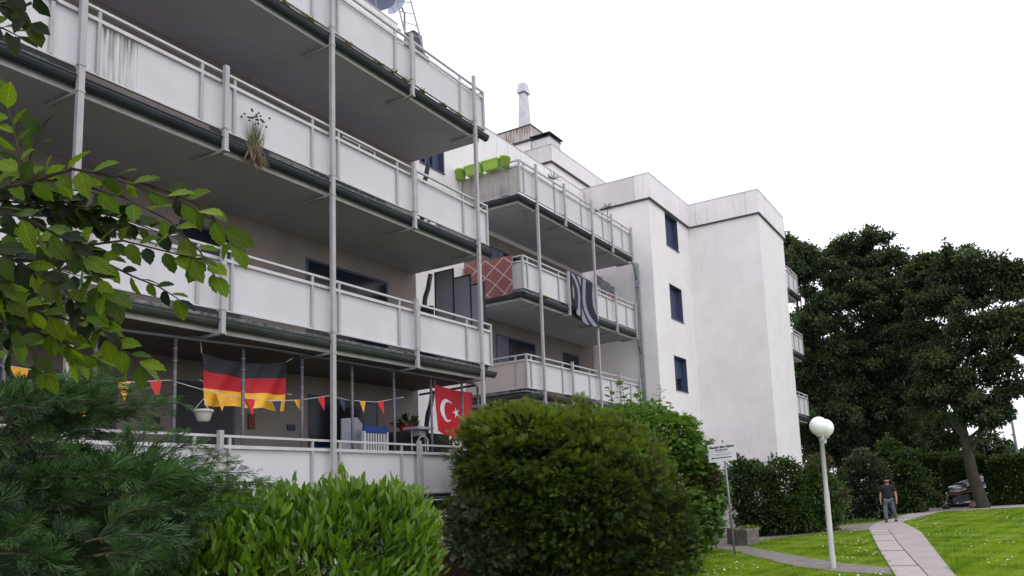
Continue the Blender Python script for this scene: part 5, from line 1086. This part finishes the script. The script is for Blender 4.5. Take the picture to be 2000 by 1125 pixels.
bush('evergreen_bush', 'dense dark green bush at the wing corner behind the stone planter', 'bush', lf_hedge, [yb(1480, 975, 25.6, .9, .8, 1.15), yb(1530, 960, 26.2, .8, .8, 1.2), yb(1450, 940, 25.4, .45, .6, .8), yb(1500, 1010, 25.6, 1.1, .7, .55), yb(1545, 1000, 25.9, .7, .7, .6)], 12000, (.07, .13))
bush('mixed_bush', 'lighter leafy bush with reddish tips right against the white wing corner', 'bush', lf_hedge2, [yb(1590, 970, 26.4, .55, .7, 1.1), yb(1570, 1000, 26.2, .6, .7, .7), yb(1620, 980, 26.8, .5, .7, .9)], 6500, (.07, .13), extra=(lf_red, [yb(1600, 905, 26.4, .5, .6, .35), yb(1640, 975, 27, .35, .5, .5)], 1100, TLf, (.06, .11), .4, .5))
bush('ivy_bush', 'rounded dark glossy bush left of the walking man', 'bush', lf_dark, [yb(1690, 950, 33.5, .95, .9, 1.35), yb(1655, 965, 33.0, .7, .8, 1.0), yb(1705, 985, 33.3, .8, .8, .7), yb(1665, 1000, 33.0, 1.0, .6, .35)], 11000, (.09, .16))
bush('bushy_hedge', 'dark leafy bush directly right of the walking man', 'bush', lf_hedge, [yb(1765, 940, 38, .9, .9, 1.5), yb(1740, 915, 39, .8, .9, 1.4), yb(1790, 960, 38.6, .7, .9, 1.1), yb(1765, 985, 38, .9, .9, .55)], 9000, (.10, .17))
def hedge_box(name, label, mt, lo, hi, n, size):
    c = ((lo[0]+hi[0])/2, (lo[1]+hi[1])/2); t = thing(name, (c[0], c[1], 0), label, 'hedge'); lo, hi = np.array(lo), np.array(hi)
    P = lo+(hi-lo)*RNG.random((n, 3)); s_ = RNG.random(n); D = unit(n)*.5
    m1 = s_ < .5; P[m1, 1] = lo[1]+RNG.normal(0, .08, m1.sum()); D[m1] += (0, -1, .2); m2 = (s_ >= .5) & (s_ < .8); P[m2, 2] = hi[2]+RNG.normal(0, .08, m2.sum()); D[m2] += (0, 0, 1)
    m3 = (s_ >= .8) & (s_ < .9); P[m3, 0] = lo[0]+RNG.normal(0, .08, m3.sum())
    scatter('foliage', mt, TLf, P, D, unit(n), RNG.uniform(*size, n), t, None, 'stuff')
    for k in range(6): x = lo[0]+(hi[0]-lo[0])*(k+.5)/6; q = MB(); q.tube([(x, c[1], 0), (x, c[1], hi[2]*.7)], .04, 5); q.build('stem', bark_t, t)
hedge_box('trimmed_hedge', 'bright green trimmed hedge behind the white bollard', lf_hedge2, (-4.7, 43.2, 0), (-1.9, 44.6, 2.75), 26000, (.09, .15))
hedge_box('trimmed_hedge', 'dark trimmed hedge behind the motorcycle', lf_hedge, (-3.35, 42.0, 0), (-1.2, 43.1, 2.45), 16000, (.09, .15))
hedge_box('tall_hedge', 'long dark hedge right of the leaning trunk at the lawn edge', lf_hedge, (-1.0, 41.5, 0), (4.5, 43.2, 2.3), 34000, (.12, .2))
# low ground cover in front of the ivy bush
X, Y = RNG.uniform(-7.5, -5.0, 2600), RNG.uniform(31.2, 37.5, 2600); k = X < -5.35-.0*(Y-31); X, Y = X[k], Y[k]; n = len(X)
scatter('ground_cover', lf_hedge2, TLf, np.stack([X, Y, RNG.uniform(0, .12, n)], 1), unit(n)+(0, 0, .5), np.tile((0, 0, 1.), (n, 1)), .11, kind='stuff')
# ---- trees
def tree(name, label, base, lean, hgt, crown, n, mt, size=(.11, .21), tr=.22, group='trees behind the building', stems=None):
    t = thing(name, (base[0], base[1], 0), label, 'tree', group); b0 = Vector((base[0], base[1], -.1)); tp = Vector((base[0]+lean[0], base[1]+lean[1], hgt))
    q = MB(); mid = b0.lerp(tp, .5)+Vector((random.uniform(-.2, .2), 0, 0)); q.tube([b0, b0+Vector((0, 0, .35)), b0.lerp(tp, .22), mid, tp], [tr*1.5, tr*1.1, tr, tr*.7, tr*.2], 10); q.build('trunk', bark, t, True)
    q = MB(); subs = []
    for c, r in crown:
        a = b0.lerp(tp, random.uniform(.3, .75)); c = Vector(c); md = a.lerp(c, .5)+Vector((0, 0, -.25))
        q.tube([a, md, c], [tr*.34, tr*.2, .03], 6)
        m_ = max(8, int(r[0]*r[2]*12))
        for k in range(m_):
            u_ = Vector(unit(1)[0]); e = c+Vector((u_.x*r[0], u_.y*r[1], u_.z*r[2]))*random.uniform(.4, 1.3)
            rr = random.uniform(.16, .5); subs.append((tuple(e), (rr*1.35, rr*1.2, rr*.55)))
            if random.random() < .22 and e.z > c.z:
                tip = e+Vector((u_.x*.5, u_.y*.3, random.uniform(.35, .9))); q.tube([e, tip], [.02, .006], 4)
                for w2 in (.25, .5, .75, 1.): subs.append((tuple(e.lerp(tip, w2)), (.26*(1.3-w2), .22, .13)))
            if k % 3 == 0: q.tube([c, c.lerp(e, .5)+Vector((0, 0, -.1)), e], [.035, .02, .008], 4)
    q.build('limb', bark, t)
    sb = np.array([x[0] for x in subs]); sr = np.array([x[1] for x in subs]); w_ = sr[:, 0]**2; idx = RNG.choice(len(subs), int(n*.75), p=w_/w_.sum())
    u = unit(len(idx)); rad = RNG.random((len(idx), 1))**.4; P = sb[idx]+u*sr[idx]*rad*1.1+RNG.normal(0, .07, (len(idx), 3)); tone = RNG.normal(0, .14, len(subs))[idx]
    tone_mix1 = .75-.55*(u[:, 2]*.5+.5)*rad[:, 0]+tone; D1 = u+(0, 0, -.15)  # light on the tuft tops put into the leaf tone
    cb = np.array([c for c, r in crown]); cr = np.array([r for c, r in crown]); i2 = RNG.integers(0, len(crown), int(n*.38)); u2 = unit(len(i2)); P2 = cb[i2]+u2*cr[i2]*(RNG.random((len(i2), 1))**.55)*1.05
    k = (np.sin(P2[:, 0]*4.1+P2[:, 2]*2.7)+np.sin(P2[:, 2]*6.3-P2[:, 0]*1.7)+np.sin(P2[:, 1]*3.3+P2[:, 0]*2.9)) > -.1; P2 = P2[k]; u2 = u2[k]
    P = np.vstack([P, P2]); D = np.vstack([D1, u2])+RNG.normal(0, .5, (len(P), 3)); tone_mix = np.concatenate([tone_mix1, .55+.35*RNG.random(len(P2))]); m_ = len(P)
    scatter('crown', mt, TLf, P, D, np.tile((0, 0, 1.), (m_, 1))+RNG.normal(0, .5, (m_, 3)), RNG.uniform(*size, m_), t, np.clip(tone_mix+RNG.normal(0, .1, m_), 0, 1), 'stuff')
def cr_(L_): return [((ay(px, py, Y)[0], Y, ay(px, py, Y)[2]), (rx, rx*.8, rz)) for px, py, Y, rx, rz in L_]
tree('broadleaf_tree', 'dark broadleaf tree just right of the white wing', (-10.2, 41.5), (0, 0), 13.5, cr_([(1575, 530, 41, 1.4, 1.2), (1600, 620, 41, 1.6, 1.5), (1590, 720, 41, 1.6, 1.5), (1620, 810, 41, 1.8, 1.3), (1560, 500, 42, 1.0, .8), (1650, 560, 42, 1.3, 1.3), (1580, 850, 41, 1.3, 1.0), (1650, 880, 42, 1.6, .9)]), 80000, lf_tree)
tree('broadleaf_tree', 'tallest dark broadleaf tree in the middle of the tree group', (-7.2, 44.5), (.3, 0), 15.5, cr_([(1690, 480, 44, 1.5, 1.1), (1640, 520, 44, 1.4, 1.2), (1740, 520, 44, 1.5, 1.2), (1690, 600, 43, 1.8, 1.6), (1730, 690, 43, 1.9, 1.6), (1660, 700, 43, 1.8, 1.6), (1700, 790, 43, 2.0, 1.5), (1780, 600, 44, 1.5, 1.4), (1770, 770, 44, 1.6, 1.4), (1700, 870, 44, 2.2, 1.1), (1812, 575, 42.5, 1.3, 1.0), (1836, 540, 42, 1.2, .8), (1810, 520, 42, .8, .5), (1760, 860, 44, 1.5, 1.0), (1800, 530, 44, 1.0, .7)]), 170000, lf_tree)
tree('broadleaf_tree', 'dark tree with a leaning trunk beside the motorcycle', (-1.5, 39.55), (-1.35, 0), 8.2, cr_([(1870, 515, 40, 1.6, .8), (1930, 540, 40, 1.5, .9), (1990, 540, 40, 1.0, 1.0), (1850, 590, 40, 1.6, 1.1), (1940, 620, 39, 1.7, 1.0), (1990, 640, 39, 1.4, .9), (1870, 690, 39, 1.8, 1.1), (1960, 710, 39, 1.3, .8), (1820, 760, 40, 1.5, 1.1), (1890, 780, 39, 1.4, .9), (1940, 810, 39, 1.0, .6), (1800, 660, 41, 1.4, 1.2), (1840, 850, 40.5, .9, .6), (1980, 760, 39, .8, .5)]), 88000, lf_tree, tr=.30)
tree('light_tree', 'paler slim tree seen between the dark trunks', (-3.9, 52), (.2, 0), 7.0, cr_([(1820, 860, 52, 1.4, 1.0), (1850, 890, 52, 1.2, .9), (1800, 900, 52, 1.1, .9), (1840, 820, 52, .9, .7)]), 10000, lf_tree2, (.14, .24), .10)
tree('light_tree', 'small green tree right of the leaning trunk under the open sky', (-.9, 50), (.2, 0), 5.2, cr_([(1930, 870, 50, 1.2, .9), (1950, 900, 50, 1.5, .9), (1905, 900, 50, 1.0, 1.0)]), 12000, lf_tree, (.14, .24), .12)
tree('backdrop_tree', 'wide dark tree closing the gap behind the tall trees', (-9.5, 56), (0, 0), 11, cr_([(1600, 700, 56, 2.6, 2.2), (1680, 760, 56, 2.8, 2.4), (1750, 700, 56, 2.6, 2.3), (1640, 860, 56, 3.0, 1.8), (1730, 880, 56, 3.0, 1.6), (1790, 830, 57, 2.2, 1.8)]), 26000, lf_tree, (.3, .5))
